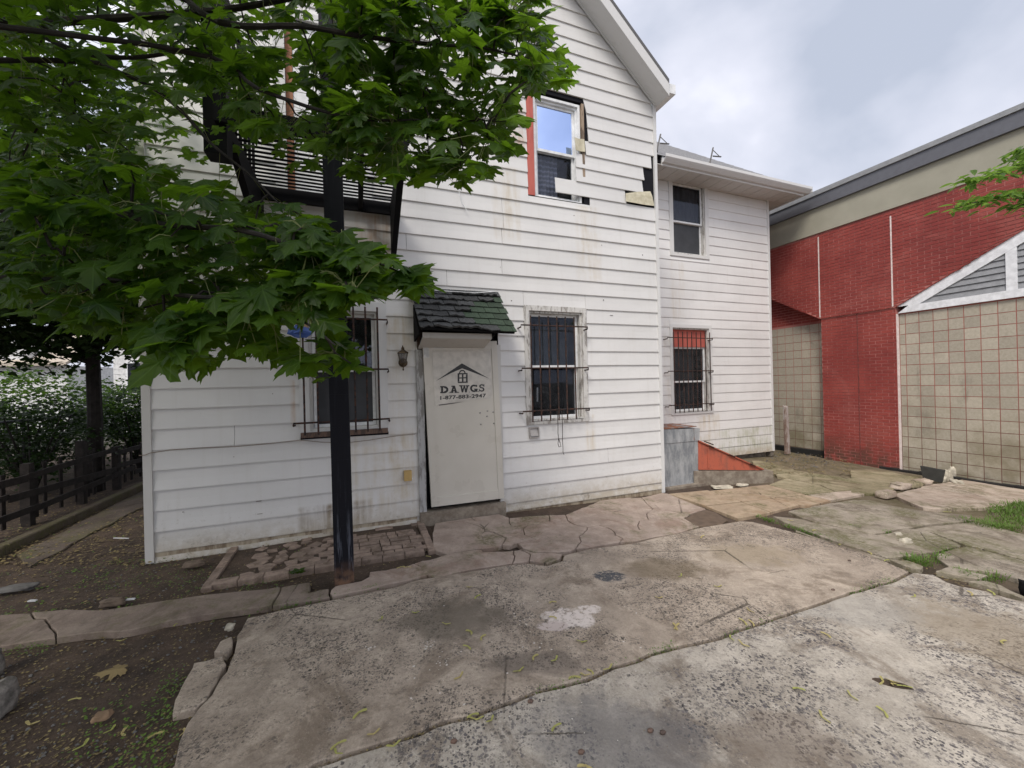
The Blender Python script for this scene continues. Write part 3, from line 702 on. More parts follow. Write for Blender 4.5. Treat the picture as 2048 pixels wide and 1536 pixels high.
xs = [v.co.x for v in me.vertices]; ys = [v.co.y for v in me.vertices]; x0, x1, y0, y1 = min(xs), max(xs), min(ys), max(ys)
mb = MB(); fs = [tuple(p.vertices) for p in me.polygons]
vs = [pq(*CP(412 + (v.co.x - x0) / (x1 - x0) * 470, 1228 - (v.co.x - x0) / (x1 - x0) * 26 - (v.co.y - y0) / (y1 - y0) * 40), .0048) for v in me.vertices]
mb.add(vs, fs); mb.build('phone_number', M_INK, SG)
M_STEEL = simple('bare steel', (.35, .34, .33), .35, .8)
for cx, cyy in ((822, 1360), (955, 1350), (828, 1477), (962, 1466), (893, 1395), (897, 1340)):
    w = pq(*CP(cx, cyy), .001); MB().lathe(w, [(0, .011), (.004, .011), (.008, .006)], 8, axis=PN).build('rivet', M_STEEL, DP)

# ------------------------------------------------------------------ canopy over the door
m = MT('canopy shingle charcoal'); M_SH1 = m.done(m.vary(m.mix(m.mr(m.noise(60, 4), .3, .7), (.035, .037, .04), (.085, .088, .09)), .3), .95, 0, m.bump(m.noise(90, 4), .6, .006))
m = MT('canopy shingle green'); M_SH2 = m.done(m.vary(m.mix(m.mr(m.noise(60, 4), .3, .7), (.026, .042, .028), (.05, .075, .05)), .2), .95, 0, m.bump(m.noise(90, 4), .5, .006))
cT0, cT1 = FA.w(822, 575, .02), FA.w(993, 584, .02); cB0, cB1 = FA.w(843, 655, .55), FA.w(1030, 664, .55)
def cq(u, v, o=0.): return (cT0 * (1 - u) + cT1 * u) * (1 - v) + (cB0 * (1 - u) + cB1 * u) * v + CN * o
CN = (cT1 - cT0).cross(cT0 - cB0).normalized()
if CN.z < 0: CN = -CN
cnp = MB().prism([cq(0, 0, -.03), cq(1, 0, -.03), cq(1, 1, -.03), cq(0, 1, -.03)], CN * .025).build('door_canopy', M_DARK, HOUSE, label='small shingled canopy, charcoal with a newer green patch')
rows = 7
for r_ in range(rows):
    v0, v1 = r_ / rows, (r_ + 1) / rows; u = -.02 - (.08 if r_ % 2 else 0)
    while u < 1.0:
        wv_ = rnd.uniform(.14, .19) if r_ not in (3, 4, 5) else .17; a, b = max(-.02, u) + .003, min(1.02, u + wv_) - .003
        if b - a > .02:
            green = a > (2, .80, .62, .52, .36, .46, .66)[r_]
            j = .012 if green else .042; l = .007 if green else rnd.uniform(.006, .034)
            if r_ == rows - 1 and not green: l += .01
            n = 5; top = []; bot = []
            for i in range(n + 1):
                uu = a + (b - a) * i / n; e_ = mnoise.noise(Vector((uu * 23, r_ * 3.1, 5))) * j
                top.append((uu, v0)); bot.append((uu, v1 + .012 + e_))
            mb = MB(); vs = []
            for (uu, vv), (u2, v2) in zip(top, bot):
                cu = l * (1 + mnoise.noise(Vector((uu * 15, r_ * 7, 0))))
                vs += [cq(uu, vv, .002), cq((uu + u2) / 2, (vv + v2) / 2, .008 + cu * .3), cq(u2, v2, .010 + cu), cq(u2, v2, .003 + cu * .5)]
            mb.add(vs, [(i * 4 + k, i * 4 + k + 1, i * 4 + k + 5, i * 4 + k + 4) for i in range(n) for k in range(3)] + [(0, 1, 2, 3), (n * 4 + 3, n * 4 + 2, n * 4 + 1, n * 4)])
            mb.build('shingle', M_SH2 if green else M_SH1, cnp)
        u += wv_
# boxed soffit under the canopy: fascia strip, boards, brackets
zc = cB0.z
q = FA.pt; sc0 = XX(FA, 846, 665, .45); sc1 = XX(FA, 985, 665, .45)
MB().box(FA, sc0, sc1, .40, .42, zc - .095, zc - .035).build('canopy_fascia', M_TRIMD, cnp)
MB().hexa([q(sc0, .03, zc - .19), q(sc1, .03, zc - .19), q(sc1, .399, zc - .10), q(sc0, .399, zc - .10), q(sc0, .03, zc - .175), q(sc1, .03, zc - .175), q(sc1, .399, zc - .085), q(sc0, .399, zc - .085)]).build('canopy_soffit', M_TRIMD, cnp)
for s_, nm in ((sc0 - .05, 0), (sc1 + .012, 1)):
    MB().prism([q(s_, .03, zc - .10), q(s_, .46, zc - .06), q(s_, .46, zc - .03), q(s_, .03, zc + .35)], FA.a * .02).build('canopy_side', M_DARK, cnp)
mb = MB(); mb.tube([FA.w(842, 578, .07), FA.w(900, 583, .09), FA.w(950, 586, .09), FA.w(992, 583, .07)], .006, 5); tag(mb.build('white_cable', M_VINYL, origin=FA.w(900, 583, .09)), 'thin white cable lying along the top of the canopy over the door', 'cable')

# ------------------------------------------------------------------ upstairs door onto the balcony
s0, s1, z0, z1 = DU
mb = MB(); mb.box(FA, s0 - .02, s0 + .09, .0, .035, z0, z1); mb.box(FA, s1 - .09, s1 + .02, .0, .035, z0, z1); mb.box(FA, s0 + .0905, s1 - .0905, .0, .035, z1 - .09, z1); bd = mb.build('balcony_door', M_TRIM, HOUSE)
MB().box(FA, s0 + .092, s0 + .16, -.05, -.01, z0, z1 - .091).build('door_jamb', peel('orange brown wood', (.36, .16, .08), (.28, .12, .06)), bd)
MB().box(FA, s0 + .162, s1 - .092, -.06, -.02, z0, z1 - .091).build('door_leaf', M_VINYL, bd)

# ------------------------------------------------------------------ timber balcony on a black post
pb = G(688, 1163); zP = Y(FA, 790, 432)
BAL = thing('balcony', pb, 'black timber balcony with slatted floor on one square post in front of the white house', 'balcony')
dF = (pb - FA.o).dot(FA.n); sP = (pb - FA.o).dot(FA.a)
bl, br_ = XX(FA, 516, 400), XX(FA, 790, 432)
print('balcony depth', dF, 'height', zP, bl, br_, 'post', pb)
hw = .075
mb = MB(); n = 24
for i in range(n):
    z0, z1 = pb.z - .05 + 6.6 * i / n, pb.z - .05 + 6.6 * (i + 1) / n
    lean = lambda z: (z - 1.6) * .004
    q = lambda s_, d, z: FA.pt(s_ - lean(z), d, z)
    j = rnd.uniform(-.001, .001)
    mb.hexa([q(sP - hw, dF - hw, z0), q(sP + hw, dF - hw, z0), q(sP + hw, dF + hw, z0), q(sP - hw, dF + hw, z0), q(sP - hw, dF - hw, z1 - .0003), q(sP + hw, dF - hw, z1 - .0003), q(sP + hw, dF + hw, z1 - .0003), q(sP - hw, dF + hw, z1 - .0003)])
mb.build('post', M_BLACK, BAL)
mb = MB(); mb.box(FA, bl - .08, bl + .07, dF - hw, dF + hw, zP - .25, 6.4); mb.build('post', M_BLACKM, BAL)
for d0, d1 in ((dF + .076, dF + .115), (.04, .08)): MB().box(FA, bl, br_, d0, d1, zP - .02, zP + .12).build('beam', M_BLACKM, BAL)
for x in (bl, (bl + br_) / 2 + .3, br_ - .06): MB().box(FA, x, x + .05, .081, dF + .075, zP - .01, zP + .10).build('joist', M_BLACKM, BAL)
slat = None; pitch_s = .078; d = .11; i = 0
while d < dF + .05:
    if slat is None: slat = MB().box(FA, bl - .01, br_ + .02, d, d + .034, zP + .1205, zP + .127).build('slat', M_BLACKM, BAL)
    else:
        c = slat.copy(); COL.objects.link(c); c.parent = BAL; c.location = FA.n * (pitch_s * i)
    d += pitch_s; i += 1
for x in (bl, br_ - .06):
    q = FA.pt; MB().prism([q(x, .035, zP - .48), q(x, .035, zP - .03), q(x, dF * .8, zP - .022), q(x, dF * .8, zP - .06), q(x, .10, zP - .48)], FA.a * .06).build('bracket', M_BLACKM, BAL)
MB().box(FA, bl + .071, br_ + .02, dF - .02, dF + .02, zP + 1.2, zP + 1.25).build('handrail', M_BLACKM, BAL)
MB().box(FA, bl - .02, bl + .02, .04, dF - .076, zP + 1.2, zP + 1.25).build('handrail', M_BLACKM, BAL)
for i in range(6):
    dd = .15 + (dF - .3) * i / 6; MB().box(FA, bl - .012, bl + .012, dd, dd + .02, zP + .146, zP + 1.199).build('baluster', M_BLACKM, BAL)
MB().box(FA, br_ - .02, br_ + .03, dF - .03, dF + .02, zP + .146, zP + 1.199).build('rail_post', M_BLACKM, BAL)

# ------------------------------------------------------------------ small fittings on the wall
M_BRASS = simple('tarnished brass', (.10, .072, .045), .5, .7, bumps=.4)
M_LGL = glass('lantern glass', .6)
b = FA.w(806, 722, .03)
t = thing('wall_lantern', b, 'tarnished brass carriage lantern on the siding left of the boarded door', 'lantern')
c = FA.w(806, 716, .14); q_ = Vector((0, 0, 1))
MB().lathe(b + Vector((0, 0, -.02)), [(0, .055), (.012, .05), (.02, .03)], 12, axis=FA.n).build('back_plate', M_BRASS, t)
MB().tube([b + Vector((0, 0, -.03)) + FA.n * .01, b + FA.n * .07 + Vector((0, 0, -.06)), c + Vector((0, 0, -.075))], .009, 6).build('arm', M_BRASS, t)
MB().lathe(c + Vector((0, 0, -.08)), [(0, .012), (.01, .028), (.018, .032)], 6).build('lamp_base', M_BRASS, t)
MB().lathe(c + Vector((0, 0, -.06)), [(0, .032), (.115, .055)], 6).build('lamp_glass', M_LGL, t)
mb = MB()
for k in range(6):
    a = 2 * math.pi * k / 6; e_ = Vector((math.cos(a), math.sin(a), 0)); mb.tube([c + e_ * .034 + Vector((0, 0, -.062)), c + e_ * .058 + Vector((0, 0, .057))], .0035, 4)
mb.build('lamp_cage', M_BRASS, t)
MB().lathe(c + Vector((0, 0, .055)), [(0, .068), (.012, .062), (.04, .022), (.055, .016), (.06, .022), (.075, .01), (.095, .003)], 6).build('lamp_cap', M_BRASS, t)
MB().lathe(c + Vector((0, 0, -.15)), [(0, .004), (.015, .010), (.03, .005), (.07, .006)], 6).build('finial', M_BRASS, t)

b = FA.w(815.5, 951, .03); t = thing('outlet_box', b, 'small yellowed plastic box low on the siding left of the door', 'outlet box')
M_YEL = simple('yellowed plastic', (.50, .34, .13), .5)
MB().box(FA, XX(FA, 808, 950, .05), XX(FA, 823, 950, .05), .02, .085, Y(FA, 815, 961, .05), Y(FA, 815, 941, .05)).build('cover', M_YEL, t)
MB().box(FA, XX(FA, 811, 950, .05), XX(FA, 826, 950, .05), .015, .035, Y(FA, 815, 964, .05), Y(FA, 815, 958, .05)).build('back_plate', M_VINYL, t)
b = FA.w(1068, 865, .02); t = thing('vent_hood', b, 'small square grey dryer vent hood under the barred window right of the door', 'vent')
M_VENT = simple('grey plastic', (.33, .31, .30), .6)
v0, v1, y0, y1 = XX(FA, 1058, 865, .03), XX(FA, 1077.5, 865, .03), Y(FA, 1068, 876, .03), Y(FA, 1068, 854, .03)
mb = MB()
for bx in ((v0, v0 + .015, .02, .05, y0, y1), (v1 - .015, v1, .02, .05, y0, y1), (v0 + .0151, v1 - .0151, .02, .05, y1 - .015, y1), (v0 + .0151, v1 - .0151, .02, .05, y0, y0 + .015)): mb.box(FA, *bx)
mb.build('frame', M_VENT, t)
q = FA.pt; MB().hexa([q(v0 + .02, .022, y0 + .03), q(v1 - .02, .022, y0 + .03), q(v1 - .02, .052, y0 + .03), q(v0 + .02, .052, y0 + .03), q(v0 + .02, .022, y1 - .018), q(v1 - .02, .022, y1 - .018), q(v1 - .02, .028, y1 - .018), q(v0 + .02, .028, y1 - .018)]).build('flap', simple('vent flap', (.42, .40, .39), .6), t)
# cords below the right window
M_CORD = simple('dark cord', (.03, .022, .02), .8)
c0 = [FA.w(x, y, .15) for x, y in ((1114, 818), (1115, 830), (1116, 850), (1116, 865), (1117, 876), (1120, 885), (1122, 893), (1118, 894), (1116, 888), (1117, 878))]
c1 = [FA.w(x, y, .15) for x, y in ((1114, 818), (1120, 817), (1124, 826), (1125, 850), (1125, 880), (1126, 895), (1126, 905), (1128, 909))]
mb = MB(); mb.tube(c0, .005, 5); mb.tube(c1, .0045, 5)
tag(mb.build('hanging_cord', M_CORD, origin=c0[0]), 'dark looped cord dangling from the bars of the window right of the door', 'cord')
mb = MB(); mb.tube([FA.w(x, y, .06) for x, y in ((917, 350), (916, 368), (919, 390), (925, 408), (934, 421))], .005, 5)
tag(mb.build('white_wire', M_VINYL, origin=FA.w(917, 360, .06)), 'loose white wire hanging down the siding below the maple leaves', 'wire')
mb = MB(); mb.tube([FA.w(x, y, .045) for x, y in ((278, 911), (290, 910), (300, 906), (340, 900), (400, 896), (470, 893), (540, 887), (600, 880), (640, 884), (690, 886), (740, 880), (790, 872), (830, 868))], .0035, 4)
tag(mb.build('sagging_wire', simple('tan wire', (.25, .2, .16), .7), origin=FA.w(500, 892, .05)), 'thin brown wire sagging across the boards under the left window', 'wire')
# bag and wood scrap stuck in the bars of the left window
b = FA.w(600, 662, .16); t = thing('blue_bag', b, 'crumpled blue plastic bag with a wood scrap caught in the left window bars', 'bag')
mb = MB(); rr = random.Random(3); vs = []; nu, nv = 14, 8
for i in range(nu):
    for j in range(nv):
        th = 2 * math.pi * i / nu; ph = math.pi * j / (nv - 1); r_ = 1 + .45 * mnoise.noise(Vector((math.cos(th) * 3, math.sin(th) * 3, ph * 3)))
        vs.append(b + FA.a * (.12 * r_ * math.sin(ph) * math.cos(th)) + FA.n * (.05 * r_ * math.sin(ph) * math.sin(th)) + Vector((0, 0, .055 * r_ * math.cos(ph) - .02 * math.cos(th * 2))))
mb.add(vs, [(i * nv + j, ((i + 1) % nu) * nv + j, ((i + 1) % nu) * nv + j + 1, i * nv + j + 1) for i in range(nu) for j in range(nv - 1)])
mb.build('bag', simple('blue plastic', (.06, .13, .42), .3), t)
MB().box(FA, XX(FA, 592, 650, .16), XX(FA, 616, 650, .16), .14, .17, Y(FA, 603, 657, .16), Y(FA, 603, 643, .16)).build('wood_scrap', simple('tan wood', (.45, .30, .18), .7), t)
# nail holes and dark nicks in the siding
rn = random.Random(5)
for i in range(46):
    px, py = rn.uniform(310, 1300), rn.uniform(420, 1040)
    if 590 < px < 1010 and py > 560 or 1040 < px < 1185 and 600 < py < 850 or 1040 < px < 1190 and py < 420: continue
    w = FA.w(px, py, .0135 + .0); MB().box(FA, XX(FA, px, py), XX(FA, px, py) + rn.choice((.006, .008, .05)), .008, .0195, w.z, w.z + rn.choice((.004, .007))).build('nail_head', M_NICK, HOUSE)
for px, py in ((1023, 601.5), (1207, 600), (1285, 510)):
    w = FA.w(px, py, .016); MB().lathe(w, [(0, .008), (.004, .007)], 8, axis=FA.n).build('nail_hole', M_DARK, HOUSE)

# ------------------------------------------------------------------ bulkhead and galvanised box in the corner
b0, b1 = G(1399, 966), G(1558, 961)
BF = Frame((b0.x, b0.y), (b1 - b0)); bz = g(b0.x, b0.y)
m = MT('orange red painted steel'); f = m.mr(m.noise(9, 6, .7, m.map(m.pos, (1, 1, .4))), .48, .62)
c = m.mix(f, (.42, .105, .06), (.30, .085, .055)); c = m.mix(m.ma('MULTIPLY', m.mr(m.noise(40, 5, .7), .58, .68), .7), c, (.16, .06, .045)); c = m.mix(m.ma('MULTIPLY', m.mr(m.noise(6, 7, .75, m.map(m.pos, (1, 1, .25))), .52, .66), .6), c, (.24, .10, .07))
M_ORS = m.done(c, .55, 0, m.bump(m.noise(4, 3), .2, .01))
m = MT('galvanised sheet'); f = m.mr(m.noise(8, 7, .7, m.map(m.pos, (1, 1, .35))), .35, .65)
c = m.mix(f, (.24, .26, .285), (.50, .52, .54)); c = m.mix(m.mr(m.noise(30, 5, .7), .6, .75), c, (.55, .58, .6))
M_GALV = m.done(c, .45, .35, m.bump(m.noise(6, 4), .15, .01))
M_RUSTY = peel('rusty galvanised edge', (.24, .25, .26), (.22, .085, .045), 9, .42, .52)
BLK = thing('cellar_bulkhead', BF.pt(.7, -.5, bz), 'orange red sloping steel cellar hatch on a concrete curb beside the white wing', 'cellar hatch')
A_ = BF.hit(1398, 884, 0); Bq = BF.hit(1527, 941, 0); Cq_ = BF.hit(1398, 940, 0)
def bp(t, d=0.): return BF.pt(t[0], d, t[1])
bD = 1.15
MB().prism([bp(Cq_, -.02), bp(Bq, -.02), bp((Bq[0], Bq[1] + .01), -.02), bp(A_, -.02)], BF.n * -.02).build('side_panel', M_ORS, BLK)
MB().prism([bp(Cq_, -bD), bp(Bq, -bD), bp((Bq[0], Bq[1] + .01), -bD), bp(A_, -bD)], BF.n * -.02).build('side_panel', M_ORS, BLK)
MB().prism([bp(Cq_, -.041), bp(A_, -.041), bp((A_[0] + .02, A_[1]), -.041), bp((Cq_[0] + .02, Cq_[1]), -.041)], BF.n * -(bD - .045)).build('back_panel', M_ORS, BLK)
for e0, e1 in ((.0, -.57), (-.575, -bD - .03)):
    u = [bp(A_, e0 + .01), bp(Bq, e0 + .01), bp(Bq, e1), bp(A_, e1)]; MB().hexa([p + Vector((0, 0, .008)) for p in u] + [p + Vector((0, 0, .028)) for p in u]).build('hatch_leaf', M_ORS, BLK)
for t_ in (.18, .5, .82):
    hp = Vector(bp(A_, .0)).lerp(Vector(bp(Bq, .0)), t_) + Vector((0, 0, .012)); dr = (Vector(bp(Bq)) - Vector(bp(A_))).normalized(); MB().tube([hp - dr * .05 + BF.n * .022, hp + dr * .05 + BF.n * .022], .011, 8).build('hinge', M_IRON, BLK)
mb = MB(); mb.tube([bp((A_[0] + .28, A_[1] - .1), -.3) + Vector((0, 0, .06)), bp((A_[0] + .45, A_[1] - .17), -.3) + Vector((0, 0, .06))], .01, 6); mb.build('handle', M_IRON, BLK)
MB().box(BF, A_[0] + .16, A_[0] + .19, -.0195, -.012, Cq_[1] + .02, A_[1] - .08).build('seam_strip', M_ORS, BLK)
cz = Cq_[1] - .012
q = BF.pt
MB().hexa([q(Cq_[0] - .1, -bD - .1, bz - .1), q(BF.hit(1545, 950)[0], -bD - .1, bz - .1), q(BF.hit(1545, 950)[0], .02, bz - .12), q(Cq_[0] - .1, .02, bz - .1), q(Cq_[0] - .1, -bD - .1, cz), q(BF.hit(1545, 950)[0], -bD - .1, Bq[1] - .015), q(BF.hit(1545, 950)[0], .02, Bq[1] - .015), q(Cq_[0] - .1, .02, cz)]).build('curb', M_STEP, BLK)
# galvanised box
gb = G(1366, 969); GF = Frame((gb.x, gb.y), FA.a)
x0, x1 = GF.hit(1331, 900)[0], GF.hit(1397, 900)[0]; zb = GF.hit(1366, 969)[1]; zt = GF.hit(1366, 858)[1]; zmid = GF.hit(1366, 880)[1]
GB = thing('sheet_metal_box', gb, 'tall grey galvanised sheet metal box between the house corner and the orange hatch', 'metal box')
MB().box(GF, x0 - .12, x1 - .01, -.5, 0, zb - .02, zmid).build('lower_sheet', M_GALV, GB)
q = GF.pt; MB().hexa([q(x0 - .12, -.52, zmid - .03), q(x1 + .01, -.52, zmid - .03), q(x1 + .01, .012, zmid - .03), q(x0 - .12, .012, zmid - .03), q(x0 - .12, -.52, zt + .035), q(x1 + .0, -.52, zt - .01), q(x1 + .03, .014, zt - .01), q(x0 - .12, .014, zt + .02)]).build('upper_sheet', M_GALV, GB)
MB().box(GF, x0 - .12, x1 - .05, -.53, .02, zt + .022, zt + .036).build('rusty_lid', M_RUSTY, GB)
MB().box(GF, x1 - .11, x1 - .10, .0145, .018, zmid - .02, zt).build('rust_run', M_RUSTY, GB)
tag(MB().box(GF, x0 - .1, x1 + .04, -.5, .10, zb - .1, zb - .0).build('footing', M_STEP, GB))

# ------------------------------------------------------------------ red brick building
Zt = FPX * E / 22.0; tx = ray(1885, 770); vp = Vector((715 - 1024, FPX)).normalized()
RO = Vector((tx.x * Zt, Zt)); RB = Frame(RO, (-vp.x, -vp.y))      # a runs to the near right, n must face the yard
if RB.n.dot(-RB.o) < 0: RB.n = -RB.n
zR = -.30
RED = thing('brick_building', RB.pt(0, -2, zR), 'low red brick building with grey roof edge, beige tile panels and a triangular louvred gable', 'building')
rX = lambda px, py, d=0.: RB.hit(px, py, d)[0]
rZ = lambda px, py, d=0.: RB.hit(px, py, d)[1]
sP0, sP1 = rX(1644, 780), rX(1794, 780)
z_corb = rZ(1716, 626); z_brt = rZ(1750, 429); z_et = rZ(1750, 372)
z_ft = rZ(1750, 346); sFar = rX(1540, 600) - 3.0; sNear = rX(2048, 600) + 3.5
print('RB', RO, 'sP', sP0, sP1, 'corbel', z_corb, 'brick top', z_brt, z_et, z_ft, 'base', rZ(1797, 940))
m = MT('red painted brick')
c = m.mix(m.mr(m.noise(1.3, 6, .65), .35, .65), (.22, .032, .028), (.31, .056, .045)); c = m.vary(c, .10)
c = m.mix(m.mr(m.noise(45, 5, .7), .5, .75), c, (.15, .026, .024)); c = m.mix(m.ma('MULTIPLY', m.mr(m.noise(.9, 7, .75, dist=.8), .5, .66), .35), c, (.40, .13, .11))
zz = m.xyz(m.pos)[2]
c = m.mix(m.ma('MULTIPLY', m.mr(zz, .6, -.3), m.mr(m.noise(5, 6), .35, .65)), c, (.10, .05, .035))
M_BRICK = m.done(c, .75, 0, m.bump(m.noise(50, 4), .4, .004))
m = MT('red mortar'); M_MORT = m.done(m.mix(m.mr(m.noise(1.1, 4), .4, .6), (.46, .18, .16), (.28, .09, .08)), .9, 0, m.bump(m.noise(60, 3), .4, .003))
M_BRICKW = M_BRICK
m = MT('beige glazed block'); c = m.vary(m.mix(m.mr(m.noise(26, 5, .7), .3, .7), (.385, .35, .285), (.46, .42, .35)), .13)
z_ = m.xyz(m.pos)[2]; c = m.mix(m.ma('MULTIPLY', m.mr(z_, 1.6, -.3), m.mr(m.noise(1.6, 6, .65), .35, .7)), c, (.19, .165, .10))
c = m.mix(m.ma('MULTIPLY', m.mr(m.noise(1.0, 5, .7, m.map(m.pos, (2.2, 2.2, .8))), .55, .72), .6), c, (.19, .175, .14))
M_TILE = m.done(c, .55, 0, m.bump(m.noise(70, 4), .35, .002))
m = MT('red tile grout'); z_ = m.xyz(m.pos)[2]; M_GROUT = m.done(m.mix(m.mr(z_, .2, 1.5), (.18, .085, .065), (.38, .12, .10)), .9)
m = MT('beige stucco'); M_EIFS = m.done(m.mix(m.mr(m.noise(1.4, 6, .6), .3, .7), (.32, .31, .25), (.375, .36, .295)), .9, 0, m.bump(m.noise(180, 3), .6, .003))
M_FASC = simple('grey metal fascia', (.13, .135, .155), .5, .2, amt=.05, bumps=.05)
M_CAP = simple('roof edge cap', (.28, .29, .30), .5, .2, amt=.1)
M_WHITE = simple('white frame paint', (.78, .80, .84), .5, bumps=.08)
M_CAULK = simple('white caulk', (.72, .62, .60), .7)
BH = E / 3
bxs = []            # (distance, s0,s1,d,z0,z1)
RED_D = .0
def diagR(s_): # lower edge of the upper brick over the right bay
    a = RB.hit(1790, 613.7); b = RB.hit(2048, 457); return a[1] + (s_ - a[0]) * (b[1] - a[1]) / (b[0] - a[0])
def diagL(s_):
    a = RB.hit(1640, 637); b = RB.hit(1548, 600); return a[1] + (s_ - a[0]) * (b[1] - a[1]) / (b[0] - a[0])
def brick_area(s0, s1, z0, z1, d, lower=None, wires=()):
    k0 = math.ceil((z0) / BH); k = k0
    while (k + 1) * BH <= z1 + .001:
        za, zb_ = k * BH, (k + 1) * BH; x = math.floor(s0 / E) * E + (E / 2 if k % 2 else 0) - E
        while x < s1:
            a, b = max(x, s0), min(x + E, s1); x += E
            if b - a < .03: continue
            if lower is not None:
                if lower(a + .01) > za - .0 and lower(b - .01) > za:
                    if lower(a) > zb_ or lower(b) > zb_: continue
            lo = None if lower is None else (max(za, min(lower(a), zb_ - .002)), max(za, min(lower(b), zb_ - .002)))
            p = RB.pt((a + b) / 2, d, za); bxs.append(((p - CAM).length, a, b, d, za, zb_, lo))
        k += 1
# upper wall (flush), pier below it slightly back
cut_l = lambda s_: diagL(s_) if s_ < sP0 else (diagR(s_) if s_ > sP1 else z_corb)
brick_area(rX(1545, 600) - 1.5, sNear, z_corb - .3, z_brt, 0.0, cut_l)
brick_area(sP0, sP1, zR - .1, z_corb, -.03)
recL = -.28; zTL = rZ(1600, 652, recL)
brick_area(rX(1545, 600, recL) - 1.0, sP0 + .25, zTL, zTL + 1.2, recL)
bxs.sort(key=lambda t: t[0]); print('bricks', len(bxs))
mj = .0135
def brick_geo(mb, t):
    _, a, b, d, z0, z1, lo = t; a += mj / 2; b -= mj / 2; zt_ = z1 - mj; o = rr.uniform(-.0015, .0015)
    la, lb = (lo if lo else (z0, z0)); q = RB.pt; do = d + .006 + o
    vs = [q(a, d, la), q(b, d, lb), q(b, do, lb), q(a, do, la), q(a, d, zt_), q(b, d, zt_), q(b, do, zt_), q(a, do, zt_)]
    mb.hexa(vs)
for t in bxs[:300]: mb = MB(); brick_geo(mb, t); mb.build('brick', M_BRICK, RED)
mb = MB()
for t in bxs[300:]: brick_geo(mb, t)
o = mb.build('brick_courses', M_BRICK, RED); tag(o, kind='stuff')
# mortar beds: upper wall as a polygon with the bays cut out, pier, recessed wall
def rpoly(pts, d0, d1, name, mat, parent=RED):
    return MB().prism([RB.pt(s_, d0, z_) for s_, z_ in pts], RB.n * (d1 - d0)).build(name, mat, parent)
sEndL = rX(1545, 600) - 1.5
apR = sNear
rpoly([(sEndL, diagL(sEndL)), (sP0, diagL(sP0)), (sP0, z_corb), (sP1, z_corb), (sP1, diagR(sP1)), (apR, diagR(apR)), (apR, z_brt), (sEndL, z_brt)], -.25, 0.0, 'upper_wall', M_MORT)
rpoly([(sP0, zR - .3), (sP1, zR - .3), (sP1, z_corb - .001), (sP0, z_corb - .001)], -.27, -.03, 'pier', M_MORT)
rpoly([(sEndL - 1, zTL), (sP0 + .3, zTL), (sP0 + .3, z_brt), (sEndL - 1, z_brt)], recL - .2, recL, 'recess_wall', M_MORT)
rpoly([(sEndL, z_brt + .001), (sNear, z_brt + .001), (sNear, z_et), (sEndL, z_et)], -.3, .035, 'stucco_band', M_EIFS)
rpoly([(sEndL, z_et + .001), (sNear, z_et + .001), (sNear, z_ft), (sEndL, z_ft)], -.3, .10, 'fascia', M_FASC)
rpoly([(sEndL, z_ft + .001), (sNear, z_ft + .001), (sNear, z_ft + .07), (sEndL, z_ft + .12)], -.3, .13, 'roof_edge', M_CAP)
rpoly([(sEndL - 1, zR), (sNear, zR), (sNear, z_ft), (sEndL - 1, z_ft)], -6, -.62, 'main_block', M_EIFS)
for px0, y0, px1, y1, d in ((1636.5, 474, 1640, 635, .007), (1781, 432, 1785.5, 613, .007)):
    s_, za = RB.hit(px0, y0, d); s2, zb_ = RB.hit(px1, y1, d); rpoly([(s2 - .012, zb_), (s2 + .012, zb_), (s_ + .012, za), (s_ - .012, za)], d, d + .004, 'joint_seal', M_CAULK)
rpoly([(sP1 + .001, zR), (sP1 + .03, zR), (sP1 + .03, rZ(1797, 627)), (sP1 + .001, rZ(1797, 627))], -.06, -.028, 'joint_seal', M_CAULK)
sj = rX(1716, 780); rpoly([(sj - .008, zR), (sj + .008, zR), (sj + .008, z_corb - .01), (sj - .008, z_corb - .01)], -.03, -.0215, 'joint_seal', simple('brown seal', (.16, .04, .035), .8))
# tiles
tiles = []
def tile_area(s0, s1, z0, z1, d, sref, zref):
    k = math.floor((z0 - zref) / E); zt_ = zref + k * E
    while zt_ < z1:
        x = sref + math.floor((s0 - sref) / E) * E
        while x < s1:
            a, b, lo, hi = max(x, s0) + .0055, min(x + E, s1) - .0055, max(zt_, z0) + .0055, min(zt_ + E, z1) - .0055
            if b - a > .02 and hi - lo > .02: tiles.append(((RB.pt(a, d, lo) - CAM).length, a, b, d, lo, hi))
            x += E
        zt_ += E
recR = -.07
zTR = rZ(1797, 627.5, recR)
sref = rX(1869.5, 770, recR); zref = rZ(1885, 770.7, recR)
tile_area(sP1 + .031, rX(2048, 700) + 1.2, zR, zTR, recR, sref, zref)
zrefL = rZ(1600, 652, recL)
tile_area(rX(1545, 700, recL) - .8, sP0 + .2, zR + .05, zrefL, recL, sP0, zrefL)
tiles.sort(key=lambda t: t[0]); print('tiles', len(tiles))
def tgeo(mb, t):
    _, a, b, d, lo, hi = t; o = rr.uniform(-.001, .001); mb.box(RB, a, b, d - .01, d + .004 + o, lo, hi)
for t in tiles[:300]: mb = MB(); tgeo(mb, t); mb.build('tile', M_TILE, RED)
if len(tiles) > 300:
    mb = MB()
    for t in tiles[300:]: tgeo(mb, t)
    tag(mb.build('tile_field', M_TILE, RED), kind='stuff')
rpoly([(sP1 - .02, zR - .2), (sNear, zR - .2), (sNear, zTR), (sP1 - .02, zTR)], recR - .15, recR - .001, 'tile_bed', M_GROUT)
rpoly([(sEndL - 1, zR - .2), (sP0 + .3, zR - .2), (sP0 + .3, zTL - .001), (sEndL - 1, zTL - .001)], recL - .2, recL - .001, 'tile_bed', M_GROUT)
